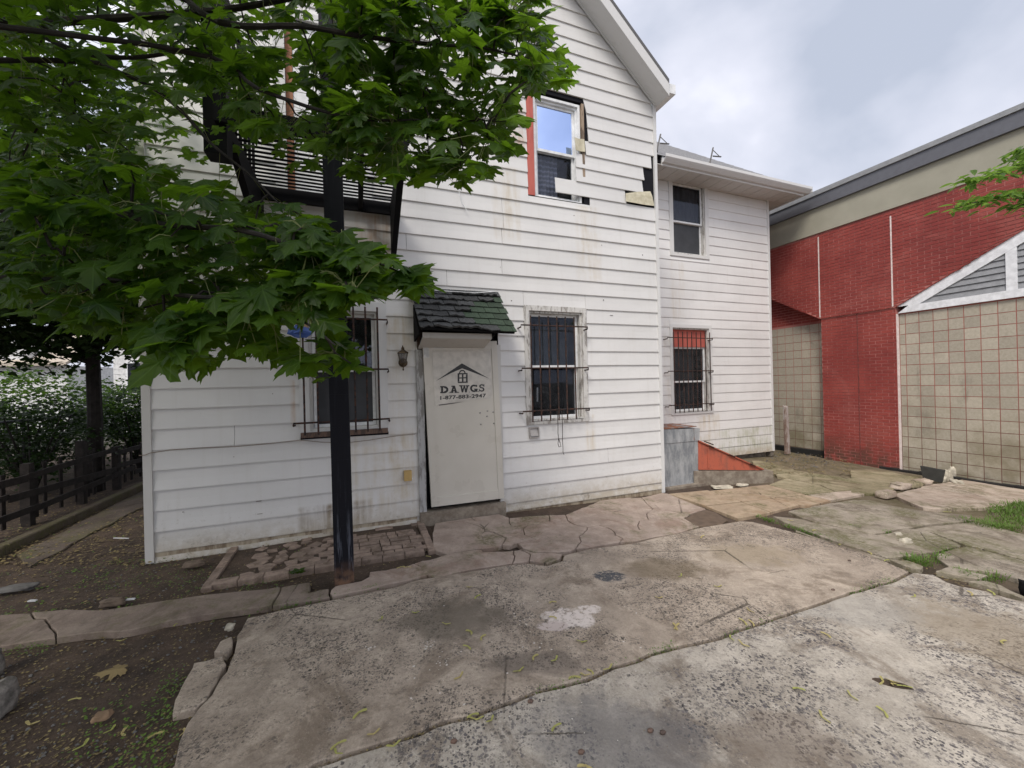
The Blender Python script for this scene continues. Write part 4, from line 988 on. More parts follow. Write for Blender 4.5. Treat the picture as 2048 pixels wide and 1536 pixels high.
# triangular louvred gable over the right bay
H = lambda px, py: RB.hit(px, py, recR + .05)
gb_ = [H(1791, 627.5), H(2048, 594)]
fl = lambda p: p
def strip(p0, p1, p2, p3, name, mat, d0=recR - .02, d1=recR + .05): rpoly([p0, p1, p2, p3], d0, d1, name, mat)
def ext(p, q_, s_): return (s_, p[1] + (s_ - p[0]) * (q_[1] - p[1]) / (q_[0] - p[0]))
zrb = gb_[0][1]; zrt = H(1900, 600)[1]
zrt = H(1840, 607)[1]
frm = MB().prism([RB.pt(s_, recR - .02, z_) for s_, z_ in ((sP1 + .03, zrb), (sNear, zrb), (sNear, zrt), (sP1 + .2, zrt))], RB.n * .07).build('gable_frame', M_WHITE, RED)
d0 = H(1838.8, 607); d1 = H(2009.8, 506); dk0 = (sP1 + .03, diagR(sP1 + .03) - .004); sl = (diagR(1) - diagR(0))
e1 = ext(d0, d1, sNear)
MB().prism([RB.pt(s_, recR - .02, z_) for s_, z_ in ((sP1 + .03, zrt + .001), (d0[0], zrt + .001), e1, (sNear, diagR(sNear) - .004), (sP1 + .03, max(dk0[1], zrt + .03)))], RB.n * .068).build('rake_frame', M_WHITE, RED)
mu0, mu1 = H(2011, 540)[0], H(2034, 540)[0]
louv = simple('grey louvre', (.27, .28, .30), .6, bumps=.02)
for a, b in ((mu0, mu1), (mu1 + 1.5, mu1 + 1.7)):
    za = ext(d0, d1, a)[1]; zb_ = ext(d0, d1, b)[1]; rpoly([(a, zrt + .001), (b, zrt + .001), (b, zb_ - .002), (a, za - .002)], recR - .015, recR + .046, 'mullion', M_WHITE)
z_ = zrt + .0
while z_ < ext(d0, d1, sNear)[1]:
    dg = lambda zz: max(d0[0], d0[0] + (zz - d0[1]) * (d1[0] - d0[0]) / (d1[1] - d0[1]) - .03); sA = dg(z_); sB = dg(z_ + .106)
    q = RB.pt
    if sA < sNear - .1:
        for a, a2, b in ((sA, sB, mu0), (max(sA, mu1), max(sB, mu1), mu1 + 1.5)):
            if b - a2 > .02: MB().hexa([q(a, recR + .03, z_ + .004), q(b, recR + .03, z_ + .004), q(b, recR + .036, z_ + .004), q(a, recR + .036, z_ + .004), q(a2, recR + .008, z_ + .106), q(b, recR + .008, z_ + .106), q(b, recR + .014, z_ + .106), q(a2, recR + .014, z_ + .106)]).build('louvre_slat', louv, RED)
    z_ += .105
rpoly([(sP1, zrt), (sNear, zrt), (sNear, diagR(sNear))], recR - .12, recR - .05, 'louvre_backing', M_DARK)
# soffits under the diagonal brick edges
MB().prism([RB.pt(sP1, .004, diagR(sP1) - .012), RB.pt(sNear, .004, diagR(sNear) - .012), RB.pt(sNear, .004, diagR(sNear)), RB.pt(sP1, .004, diagR(sP1))], RB.n * -.08).build('bay_soffit', M_BRICK, RED)
MB().prism([RB.pt(sEndL, .004, diagL(sEndL) - .012), RB.pt(sP0, .004, diagL(sP0) - .012), RB.pt(sP0, .004, diagL(sP0)), RB.pt(sEndL, .004, diagL(sEndL))], RB.n * -.29).build('bay_soffit', M_BRICK, RED)
rpoly([(sEndL - 1, zR - .1), (sP0 + .25, zR - .1), (sP0 + .25, zR + .17), (sEndL - 1, zR + .17)], recL + .006, recL + .12, 'plinth', simple('black tar', (.012, .012, .012), .8, bumps=.6))
mb = MB()
xx = sP1 - .3
while xx < sNear:
    h_ = .05 + .03 * rnd.random(); mb.box(RB, xx, xx + .15, recR + .006, recR + .10 + .03 * rnd.random(), zR - .1, zR + h_ + .0); xx += .1501
mb.build('tar_base', simple('tar', (.015, .014, .014), .8, bumps=.8), RED)

exec_ground = True

# ------------------------------------------------------------------ the ground
m = MT('dark soil'); n = m.noise(4, 7, .7); c = m.mix(m.mr(n, .3, .7), (.040, .027, .019), (.10, .068, .048))
c = m.mix(m.mr(m.noise(35, 5, .7), .58, .7), c, (.15, .115, .085))
far = m.n('ShaderNodeVectorMath', operation='LENGTH'); m.put(far.inputs[0], m.pos)
x_ = m.xyz(m.pos)
c = m.mix(m.mr(x_[0], 3.0, 6.0), c, m.mix(m.mr(m.noise(3, 6, .7), .35, .65), (.12, .10, .055), (.20, .16, .11)))
c = m.mix(m.mr(far.outputs['Value'], 14, 22), c, (.07, .07, .06))
M_SOIL = m.done(c, .95, 0, m.bump(m.noise(60, 6, .7), .8, .012, m.bump(m.noise(14, 5, .6), .5, .03)))
def lin(a, b, n): return list(np.linspace(a, b, n))
gx = sorted(set([-900, -300, -120, -60, -40, -28, -20, -16, -13.5] + lin(-12, 12, 201) + [13.5, 16, 20, 28, 40, 60, 120, 300, 900]))
gy = sorted(set([-900, -300, -100, -50, -25, -15, -9, -6, -4.5] + lin(-3.5, 16, 164) + [17, 19, 23, 30, 40, 60, 100, 300, 900]))
vs = []; fs = []
def soil(x, y):
    far_ = max(abs(x), abs(y)); k = 1.0 if far_ < 12 else 0.0
    return g(min(x, 14), y) - .036 + k * (.014 * mnoise.noise(Vector((x * 2.1, y * 2.1, 0))) + .010 * mnoise.noise(Vector((x * 7, y * 7, 3))))
for y in gy:
    for x in gx: vs.append((x, y, soil(x, y)))
nx = len(gx); fs = [(j * nx + i, j * nx + i + 1, (j + 1) * nx + i + 1, (j + 1) * nx + i) for j in range(len(gy) - 1) for i in range(nx - 1)]
mb = MB(); mb.add(vs, fs); tag(mb.build('ground', M_SOIL, smooth=True), 'dark bare soil of the yard', kind='structure')

PAVE = tag(mkobj('paving', None), 'broken concrete paving of the yard', kind='structure')
def jit_edge(a, b, amp, step=.06):
    """points from a towards b (b left out), jagged the same way from either side"""
    ka, kb = (round(a.x, 3), round(a.y, 3)), (round(b.x, 3), round(b.y, 3)); fl_ = ka > kb
    p, q_ = (b, a) if fl_ else (a, b); L = (q_ - p).length; n = max(1, int(L / step)); out = []
    d = (q_ - p); nrm = Vector((-d.y, d.x, 0)).normalized() if L > 0 else Vector((0, 0, 0))
    for i in range(n + 1):
        t = i / n; w = math.sin(math.pi * t) ** .5 if 0 < t < 1 else 0
        c_ = p + d * t; o_ = (mnoise.noise(Vector((c_.x * 3.2, c_.y * 3.2, 9))) * amp * 1.6 + mnoise.noise(Vector((c_.x * 14, c_.y * 14, 4))) * amp * .7) * w; out.append(c_ + nrm * o_)
    if fl_: out = out[::-1]
    return out[:-1]
def slab(pts, mat, gap=.006, top=.0, amp=.008, step=.06, name='slab', parent=None, thick=.05, cham=.006, tilt=(0, 0), label=None):
    """a cast or broken slab: outline in world xy, shrunk by the joint, chamfered, with real thickness"""
    pts = [Vector((p[0], p[1], 0)) for p in pts]
    A = sum(pts[i].x * pts[(i + 1) % len(pts)].y - pts[(i + 1) % len(pts)].x * pts[i].y for i in range(len(pts)))
    ring = []
    for i in range(len(pts)): ring += jit_edge(pts[i], pts[(i + 1) % len(pts)], amp, step)
    if A < 0: ring = ring[::-1]
    n = len(ring); cx_ = sum(p.x for p in ring) / n; cy2 = sum(p.y for p in ring) / n
    def inset(k):
        out = []
        for i in range(n):
            e0 = (ring[i] - ring[i - 1]); e1 = (ring[(i + 1) % n] - ring[i])
            e0 = e0.normalized() if e0.length > 1e-6 else e1.normalized(); e1 = e1.normalized() if e1.length > 1e-6 else e0
            nn = Vector((-e0.y - e1.y, e0.x + e1.x, 0)); l = nn.length; nn = nn / l if l > .3 else Vector((-e1.y, e1.x, 0)); s_ = 1 / max(.5, l / 2)
            out.append(ring[i] + nn * k * min(s_, 1.4))
        return out
    def zt_(p): return g(p.x, p.y) + top + tilt[0] * (p.x - cx_) + tilt[1] * (p.y - cy2)
    r1 = inset(gap); r2 = inset(gap + cham)
    bt = [Vector((p.x, p.y, zt_(p) - thick)) for p in r1]; md = [Vector((p.x, p.y, zt_(p) - cham)) for p in r1]; tp = [Vector((p.x, p.y, zt_(p))) for p in r2]
    tri = tessellate_polygon([tp]); fs = []
    for t in tri:
        a, b, c_ = (tp[i] for i in t)
        fs.append(tuple(i + 2 * n for i in (t if (b - a).cross(c_ - a).z > 0 else t[::-1])))
    for i in range(n):
        j = (i + 1) % n; fs += [(i, j, n + j, n + i), (n + i, n + j, 2 * n + j, 2 * n + i)]
    mb = MB(); mb.add(bt + md + tp, fs); return mb.build(name, mat, parent or PAVE, label=label)

def concrete(name, ca, cb, stones=.55, sc=62, stonecol=(.10, .10, .115), moss=0.0, stain=(.16, .12, .085), patch=.5, bright=None, spots=(), grit=.35):
    m = MT(name)
    big = m.noise(.8, 8, .7, dist=.3); mid = m.noise(5, 7, .68); fine = m.noise(70, 6, .75)
    c = m.mix(m.mr(big, .35, .65), ca, cb)
    c = m.mix(m.mr(mid, .42, .66, 0, .55), c, tuple(min(1, x * 1.32) for x in cb))
    c = m.mix(m.ma('MULTIPLY', m.mr(m.noise(1.7, 8, .72, dist=.7), .50, .62), .62), c, stain)
    c = m.mix(m.mr(m.noise(2.6, 9, .8, m.map(m.pos, loc=(5, 2, 0))), .55, .63, 0, .32), c, tuple(x * .5 for x in ca))
    c = m.mix(m.mr(fine, .40, .72, 0, grit), c, tuple(x * .42 for x in ca))
    c = m.mix(m.mr(m.noise(130, 3, .8), .60, .72, 0, .45), c, tuple(min(1, x * 1.7) for x in cb))
    # exposed aggregate: small angular stones of several sizes, only where the skin has worn off
    wv = m.n('ShaderNodeVectorMath', operation='ADD'); wob = m.n('ShaderNodeVectorMath', operation='SCALE'); m.put(wob.inputs[0], m.noise(45, 3, .6, color=True)); wob.inputs['Scale'].default_value = .022; m.put(wv.inputs[0], m.pos); m.put(wv.inputs[1], wob.outputs[0])
    worn = m.mr(m.noise(1.05, 8, .78, dist=.6), .60 - stones * .26, .70 - stones * .2, .0, 1.0)
    fl = m.mr(m.noise(24, 5, .82), .53, .60); c = m.mix(m.ma('MULTIPLY', fl, m.ma('ADD', m.ma('MULTIPLY', worn, .62 * min(1, stones * 1.6)), .12)), c, tuple(x * .8 for x in stonecol))
    fl2 = m.mr(m.noise(31, 5, .8, m.map(m.pos, loc=(3.1, 1.7, 0))), .56, .64); c = m.mix(m.ma('MULTIPLY', fl2, m.ma('ADD', m.ma('MULTIPLY', worn, .45), .15)), c, tuple(min(1, x * 1.45) for x in cb))
    h = None
    for k, (s_, th, pr) in enumerate(((sc * 1.35, .36, .52), (sc * .85, .36, .58), (sc * .5, .30, .78))):
        v = m.vor(s_, vec=wv.outputs[0]); r = m.xyz(v.outputs['Color'])
        st = m.ma('MULTIPLY', m.mr(v.outputs['Distance'], th + .08, th), m.mr(r[0], pr, pr + .04)); st = m.ma('MULTIPLY', st, worn)
        col = m.mix(r[1], tuple(x * .35 for x in stonecol), tuple(x * 1.5 for x in stonecol)); c = m.mix(m.ma('MULTIPLY', st, .9 if stones > .3 else .5), c, col); h = st if h is None else m.ma('MAXIMUM', h, st)
    if moss:
        mm = m.ma('MULTIPLY', m.mr(m.noise(1.6, 7, .7, dist=.4), .5 - moss * .2, .66 - moss * .1), m.mr(m.noise(28, 5, .7), .3, .6)); c = m.mix(m.ma('MULTIPLY', mm, .8), c, (.105, .105, .038))
    for (x, y, rx_, ry_, col, k) in spots:
        d = m.n('ShaderNodeVectorMath', operation='SUBTRACT'); m.put(d.inputs[0], m.pos); d.inputs[1].default_value = (x, y, 0)
        e = m.xyz(d.outputs[0]); q2 = m.ma('ADD', m.ma('POWER', m.ma('ABSOLUTE', m.ma('DIVIDE', e[0], rx_)), 2.0), m.ma('POWER', m.ma('ABSOLUTE', m.ma('DIVIDE', e[1], ry_)), 2.0))
        q2 = m.ma('ADD', q2, m.mr(m.noise(6, 6, .75), .25, .75, -.75, .75, False)); f = m.ma('MULTIPLY', m.mr(q2, 1.0, .2 if k < 1 else .45), min(k, 1.)); f = f if k < 1 else m.ma('MULTIPLY', f, m.mr(m.noise(26, 7, .82), .40, .50)); c = m.mix(f, c, col)
    cracks = m.vor(.9, 'DISTANCE_TO_EDGE', vec=m.map(wv.outputs[0], (1, 1, 0)))
    ck = m.ma('MULTIPLY', m.mr(cracks.outputs['Distance'], .006, .002), m.mr(m.noise(.8, 4), .52, .6)); c = m.mix(m.ma('MULTIPLY', ck, .7), c, (.05, .04, .03))
    nr = m.bump(fine, .45, .006); nr = m.bump(h, .5, .006, nr); nr = m.bump(m.noise(11, 6, .7), .5, .02, nr); nr = m.bump(m.ma('SUBTRACT', 1.0, ck), .6, .01, nr)
    return m.done(c, .88, 0, nr, .3)
def sp_(px, py, rx_, ry_, col, k): p = G(px, py); return (p.x, p.y, rx_, ry_, col, k)
spA = [sp_(1140, 1240, .21, .14, (.68, .61, .57), 1.0), sp_(1180, 1222, .10, .07, (.68, .61, .57), 1.0), sp_(1105, 1255, .13, .06, (.55, .47, .44), 1.0),
       sp_(1218, 1155, .17, .12, (.075, .08, .09), 1.0), sp_(905, 1240, .45, .30, (.13, .11, .085), .7), sp_(1330, 1140, .5, .25, (.15, .115, .07), .6), sp_(1500, 1110, .6, .3, (.24, .19, .12), .5), sp_(1080, 1330, .4, .12, (.12, .10, .085), .6)]
M_CA = concrete('old exposed aggregate concrete', (.31, .255, .205), (.45, .38, .31), .62, 66, (.10, .088, .08), 0, spots=spA)
spB = [sp_(1240, 1480, .5, .30, (.12, .12, .13), .55), sp_(1980, 1270, .5, .5, (.24, .19, .13), .6), sp_(1570, 1480, .35, .2, (.17, .13, .10), .5), sp_(1700, 1220, .5, .3, (.36, .34, .31), .5)]
M_CB = concrete('grey exposed aggregate concrete', (.35, .31, .26), (.49, .445, .385), .64, 56, (.10, .092, .098), 0, spots=spB)
M_CR = concrete('reddish cracked concrete', (.30, .235, .195), (.40, .325, .275), .1, 70, (.14, .12, .11), .05, stain=(.24, .16, .12), grit=.2)
M_CP = concrete('path concrete', (.20, .15, .125), (.26, .21, .175), .05, 70, (.10, .09, .08), .1, stain=(.11, .085, .06), grit=.2)
M_CM = concrete('mossy concrete', (.26, .22, .175), (.36, .315, .26), .35, 60, (.13, .12, .10), .35, stain=(.10, .075, .05), grit=.3)
M_CY = concrete('yellow tan slab', (.31, .235, .165), (.40, .31, .225), .0, 90, (.2, .16, .1), .08, stain=(.30, .20, .12), grit=.22)
M_CG = concrete('green stained slab', (.26, .22, .14), (.36, .31, .215), .0, 90, (.1, .1, .08), .55, stain=(.13, .09, .055), grit=.2)
M_CS = concrete('pale sandy slab', (.40, .32, .26), (.50, .42, .35), .1, 70, (.2, .17, .15), .1, stain=(.27, .20, .15), grit=.25)
M_PUD = simple('brown mortar patch', (.12, .085, .06), .7, amt=.2)
def PX(l, f=lambda a: a): return [G(*f(p)) for p in l]
c4 = lambda p: (840 + p[0] / 3.303, 980 + p[1] / 3.303)
c3 = lambda p: (380 + p[0] / 4.096, 1010 + p[1] / 4.096)
c1b = lambda p: (p[0] / 2.866, 1000 + p[1] / 2.866)
c2b = lambda p: (600 + p[0] / 2.56, 1000 + p[1] / 2.56)
c3b = lambda p: (1300 + p[0] / 2.6217, 950 + p[1] / 2.6217)
c5 = lambda p: (1300 + p[0] / 5.12, 820 + p[1] / 5.12)
c6 = lambda p: (1700 + p[0] / 4.8, 900 + p[1] / 4.8)
wv3 = lambda x, y: Vector((x, y, 0))
# big slab A between the cracked strip and the long joint
jointA = [(1822, 1146), (1788, 1163.6), (1757.7, 1171), (1700, 1188), (1643, 1209), (1567, 1234), (1490.7, 1259), (1437, 1280), (1403, 1287.6), (1349.6, 1299), (1300, 1312), (1276, 1324), (1225, 1338), (1174, 1363), (1076.6, 1385), (990.6, 1418), (943.8, 1437.5), (873, 1453), (842, 1469), (764, 1492), (697.7, 1512), (627, 1535)]
leftA = [(342, 1536), (352, 1489), (370, 1450), (394, 1418.7), (418.7, 1394), (450, 1345), (464, 1310.5), (469, 1275.6), (485, 1251), (492, 1238)]
topA = [(560, 1222), (640, 1206), (720, 1190), (790, 1176), (840, 1160), (931, 1146), (1022, 1131), (1058, 1128), (1094, 1133), (1123, 1123), (1127, 1112), (1173, 1100), (1270, 1087), (1406, 1055), (1460, 1046.5), (1479, 1043.5), (1506, 1045)]
rightA = [(1567, 1060.6), (1643, 1081.6), (1719.6, 1106), (1776.8, 1127)]
endA = [wv3(-1.2, 1.45), wv3(-1.7, 1.1), wv3(-2.2, .7), wv3(-3.0, .6), wv3(-2.4, 1.2), wv3(-1.72, 1.62)]
slab(PX(jointA) + [wv3(-1.15, 1.47), wv3(-1.5, 1.2), wv3(-1.6, 1.45)] + PX(leftA + topA + rightA), M_CA, .013, .012, .008)
# long slab B to the right bottom
rightB = [(2048, 1204), (2012.5, 1196), (1970.8, 1183), (1918.8, 1173), (1898, 1166.7), (1866.7, 1150), (1833, 1147)]
pj = PX(jointA)
slab([wv3(-1.15, 1.47), wv3(-2.0, .6), wv3(-2.0, -3.0), wv3(6.0, -3.0), wv3(6.2, 2.2)] + PX(rightB) + pj, M_CB, .011, .008, .008)
for poly, mt, tp in (
    ([(100, 225), (200, 210), (290, 215), (390, 245), (480, 285), (570, 325), (540, 370), (470, 385), (300, 405), (180, 430), (90, 400), (80, 300)], M_CR, .012),
    ([(200, 210), (400, 180), (520, 165), (590, 190), (600, 240), (680, 270), (690, 305), (570, 325), (480, 285), (390, 245), (290, 215)], M_CR, .016),
    ([(590, 190), (850, 170), (855, 213), (710, 240), (680, 270), (600, 240)], M_CR, .010),
    ([(850, 170), (960, 170), (980, 210), (855, 213)], M_CR, .014),
    ([(710, 240), (855, 213), (980, 210), (1040, 240), (1105, 250), (1090, 280), (1050, 310), (1065, 345), (1030, 390), (1000, 410), (880, 420), (750, 420), (680, 395), (640, 360), (765, 335), (690, 305), (680, 270)], M_CR, .013),
    ([(570, 325), (690, 305), (765, 335), (640, 360), (600, 375), (540, 370)], M_CR, .017),
    ([(1105, 250), (1180, 240), (1260, 265), (1290, 305), (1340, 325), (1320, 350), (1100, 388), (1030, 390), (1065, 345), (1050, 310), (1090, 280)], M_CR, .011),
    ([(1180, 240), (1300, 255), (1455, 270), (1600, 290), (1650, 300), (1420, 345), (1320, 350), (1340, 325), (1290, 305), (1260, 265)], M_CR, .015),
    ([(960, 170), (1190, 75), (1370, 55), (1460, 55), (1540, 130), (1500, 160), (1270, 150), (1110, 185), (980, 210)], M_CR, .012),
    ([(980, 210), (1110, 185), (1270, 150), (1500, 160), (1510, 200), (1450, 210), (1440, 235), (1455, 270), (1300, 255), (1180, 240), (1105, 250), (1040, 240)], M_CR, .015),
    ([(1500, 160), (1600, 170), (1700, 190), (1820, 240), (1850, 246), (1650, 300), (1600, 290), (1455, 270), (1440, 235), (1450, 210), (1510, 200)], M_CR, .013),
    ([(1460, 55), (1600, 25), (1640, 30), (1890, 130), (1800, 160), (1640, 155), (1540, 130)], M_CR, .012),
    ([(1540, 130), (1640, 155), (1800, 160), (1745, 190), (1820, 240), (1700, 190), (1600, 170), (1500, 160)], M_CR, .014),
    ([(1800, 160), (1890, 130), (1960, 150), (2040, 200), (2000, 225), (1870, 242), (1820, 240), (1745, 190)], M_PUD, .004),
    ([(180, 432), (300, 410), (410, 400), (420, 415), (620, 405), (625, 440), (610, 490), (300, 540), (100, 588), (40, 560), (0, 520), (60, 470)], M_CR, .012),
    ([(620, 405), (660, 398), (730, 430), (720, 475), (610, 490), (625, 440)], M_CR, .009),
    ([(660, 398), (750, 422), (880, 422), (940, 432), (930, 462), (840, 492), (720, 475), (730, 430)], M_CR, .015)):
    slab(PX(poly, c4), mt, .0045, tp, .013, .032, tilt=(rnd.uniform(-.004, .004), rnd.uniform(-.006, .006)))
for poly, tp in (([(-300, 670), (180, 655), (200, 690), (260, 690), (290, 740), (310, 755), (320, 800), (30, 845), (-300, 870)], .012),
    ([(180, 655), (390, 635), (560, 640), (590, 640), (850, 600), (1200, 550), (1520, 520), (1610, 508), (1590, 560), (1560, 614), (1200, 665), (920, 715), (700, 765), (520, 775), (320, 800), (310, 755), (290, 740), (260, 690), (200, 690)], .016),
    ([(1610, 508), (1700, 490), (1780, 478), (1770, 540), (1888, 515), (1885, 548), (1895, 566), (1560, 614), (1590, 560)], .012)):
    slab(PX(poly, c1b), M_CP, .004, tp, .010, .05)
for poly, tp in (([(1155, 705), (1190, 675), (1400, 635), (1465, 600), (1470, 560), (1600, 545), (1780, 510), (1830, 490), (1930, 530), (1960, 575), (1800, 625), (1500, 690), (1165, 762), (1145, 735)], .014),
    ([(1830, 490), (1900, 465), (2000, 452), (2020, 530), (2040, 592), (1960, 575), (1930, 530)], .011)):
    slab(PX(poly, c3), M_CR, .004, tp, .008, .05)
# tan squares
for poly, mt in (([(190, 860), (590, 822), (935, 938), (565, 980)], M_CY), ([(610, 828), (900, 797), (1255, 903), (940, 937)], M_CY), ([(900, 797), (1200, 765), (1590, 865), (1260, 902)], M_CY),
    ([(570, 985), (940, 944), (1235, 1048), (1110, 1075), (900, 1110)], M_CY), ([(948, 943), (1270, 904), (1535, 972), (1240, 1046)], M_CY), ([(1278, 903), (1598, 870), (1855, 925), (1650, 975), (1540, 972)], M_CY),
    ([(1215, 765), (1290, 735), (1400, 700), (1750, 775), (1890, 835), (1610, 863)], M_CG), ([(1620, 868), (1890, 838), (2060, 825), (2200, 860), (1860, 922)], M_CS), 
    ([(1040, 520), (1140, 525), (1310, 560), (1510, 620), (1270, 655), (1170, 620), (1060, 560)], M_CG), ([(1280, 658), (1515, 624), (1760, 660), (2060, 700), (2300, 760), (2340, 800), (2060, 818), (1890, 832), (1750, 770), (1400, 695), (1300, 680)], M_CG)):
    slab(PX(poly, c5), mt, .005, .004 + rnd.uniform(-.002, .002), .003, .08)
for poly, mt, tp in (([(720, 192), (850, 165), (1060, 132), (1150, 132), (1280, 165), (1400, 185), (1560, 200), (1690, 212), (1700, 240), (1500, 258), (1310, 285), (1180, 312), (1000, 275), (850, 245), (770, 215)], M_CM, .006),
    ([(640, 218), (780, 232), (850, 250), (1000, 280), (1190, 318), (1300, 295), (1460, 302), (1600, 355), (1640, 375), (1500, 410), (1380, 428), (1240, 438), (1000, 362), (800, 288), (700, 250)], M_CM, .010),
    ([(1310, 288), (1700, 245), (1961, 312), (2200, 350), (2300, 520), (1961, 445), (1650, 365), (1470, 300)], M_CM, .004),
    ([(1655, 376), (1961, 452), (2300, 530), (2300, 660), (1961, 562), (1800, 515), (1560, 480), (1500, 440), (1500, 415)], M_CM, .008),
    ([(760, 290), (1000, 372), (1240, 443), (1240, 455), (1000, 385), (760, 300)], M_CM, .012), ([(1250, 447), (1350, 452), (1440, 485), (1400, 502), (1320, 478)], M_CM, .013),
    ([(1490, 510), (1560, 484), (1780, 535), (1740, 556), (1640, 540)], M_CM, .014), ([(1660, 560), (1760, 558), (1850, 585), (1975, 645), (1955, 655), (1800, 600)], M_CM, .011)):
    slab(PX(poly, c3b), mt, .009, tp, .016, .07)
for poly in ([(400, 430), (640, 372), (700, 350), (880, 322), (1040, 292), (1670, 235), (1950, 240), (1900, 500), (1670, 520), (1300, 560), (1000, 566), (840, 575), (700, 560), (560, 505)], [(1000, 285), (1180, 215), (1360, 205), (1900, 205), (1900, 232), (1670, 232), (1060, 285)],
    [(0, 190), (120, 190), (360, 200), (560, 250), (740, 265), (780, 318), (620, 320), (450, 350), (420, 390), (230, 420), (0, 410)]):
    slab(PX(poly, c6), M_CS if poly[0][0] else M_CG, .01, .012 if poly[0][0] == 400 else .004, .02, .09)
# loose slab fragments at the left edge of the big slab
M_FR = M_CA
for poly in ([(985, 1240), (1000, 1160), (1100, 975), (1110, 945), (1190, 930), (1280, 900), (1300, 950), (1250, 1050), (1190, 1150), (1120, 1210)], [(1225, 880), (1260, 820), (1330, 790), (1335, 850), (1300, 890)]):
    slab(PX(poly, c1b), M_FR, .003, .014, .008, .05, name='slab_fragment')
# brick patch under the left window
M_PB = MT('old paver'); m = M_PB; c = m.vary(m.mix(m.mr(m.noise(14, 6), .3, .7), (.20, .15, .12), (.31, .235, .19)), .22)
c = m.mix(m.mr(m.noise(6, 6, .7), .5, .65, 0, .6), c, (.09, .06, .04)); M_PB = m.done(c, .9, 0, m.bump(m.noise(60, 5), .6, .006, m.bump(m.noise(12, 4), .4, .01)))
PATCH = tag(mkobj('brick_patch', None), 'small patch of old bricks laid under the left window', kind='structure')
fr0, fr1 = G(*c3((180, 650))), G(*c3((1930, 372))); bk0, bk1 = G(*c3((330, 372))), G(*c3((1840, 130)))
u_ = (fr1 - fr0).normalized(); v_ = Vector((-u_.y, u_.x, 0)); Lp = (fr1 - fr0).length; Dp = (bk1 - fr1).dot(v_)
def quadp(p, a, b, th): 
    ca, sa = math.cos(th), math.sin(th); e1 = u_ * ca + v_ * sa; e2 = v_ * ca - u_ * sa
    return [p - e1 * a - e2 * b, p + e1 * a - e2 * b, p + e1 * a + e2 * b, p - e1 * a + e2 * b]
slab([fr0, fr1, bk1, bk0], M_SOIL, 0, -.014, .01, .1, 'paver_bed', PATCH, .05, .004)
x = 0
while x < Lp - .05:                                    # row of edging bricks along the front
    w = rnd.uniform(.19, .215); w = min(w, Lp - x); slab(quadp(fr0 + u_ * (x + w / 2), w / 2, .05, rnd.uniform(-.02, .02)), M_PB, .003, .016 + rnd.uniform(-.003, .003), .003, .05, 'brick', PATCH, .07, .006); x += w
y = .062
row = 0
while y < Dp - .02:
    x = .18 + (.1 if row % 2 else 0) + (bk0 - fr0).dot(u_) * y / Dp
    while x < Lp - .05:
        w = rnd.choice((.2, .2, .1)); p = fr0 + u_ * (x + w / 2) + v_ * (y + .05)
        k = mnoise.noise(Vector((p.x * 2.2, p.y * 3.1, 7)))
        if k < .40 and not (y > Dp * .72 and rnd.random() < .7):
            if x < Lp * .45:
                n = rnd.choice((4, 5, 5)); r_ = rnd.uniform(.06, .10); a0 = rnd.random() * 6; pts = [p + Vector((math.cos(a0 + 6.283 * i / n), math.sin(a0 + 6.283 * i / n), 0)) * r_ * rnd.uniform(.75, 1.15) for i in range(n)]
            else: pts = quadp(p, w / 2, .048, rnd.uniform(-.06, .06))
            slab(pts, M_PB, .003, -.002 + rnd.uniform(-.010, .006), .005, .05, 'brick', PATCH, .06, .003, (rnd.uniform(-.02, .02), rnd.uniform(-.02, .02)))
        x += w + .004
    y += .104; row += 1
for (a, b) in ((G(*c3((130, 690))), G(*c3((355, 365)))), (fr1 + u_ * .06 - v_ * .05, bk1 + u_ * .06)):
    L_ = (b - a).length; e = (b - a).normalized(); t = 0
    while t < L_: w = rnd.uniform(.17, .22); slab([a + e * t + Vector((e.y, -e.x, 0)) * .04, a + e * (t + w) + Vector((e.y, -e.x, 0)) * .04, a + e * (t + w) - Vector((e.y, -e.x, 0)) * .04, a + e * t - Vector((e.y, -e.x, 0)) * .04], M_PB, .003, .012, .004, .05, 'brick', PATCH, .06, .004); t += w
# side path by the left wall and its kerb
M_KERB = concrete('dark kerb', (.10, .08, .065), (.15, .12, .10), .1, 70, (.08, .07, .06), .6)
kb = [G(-140, 1190), G(20, 1100), G(150, 1040), G(285, 976), G(400, 920)]
KERB = tag(mkobj('kerb', None), 'low stone kerb along the side path', kind='structure')
for a, b in zip(kb[:-1], kb[1:]):
    e = (b - a).normalized(); nn = Vector((-e.y, e.x, 0)) * .12; slab([a, b, b + nn, a + nn], M_KERB, .006, .07, .01, .1, 'kerb_stone', KERB, .14, .012)
slab([G(60, 1130), G(290, 1010), G(420, 960), G(400, 925), G(285, 980), G(150, 1046), G(30, 1108)], concrete('dirty side path', (.085, .065, .055), (.13, .105, .09), .05, 70, (.06, .05, .045), .2, stain=(.06, .045, .035)), .01, -.012, .03, .1, name='slab')

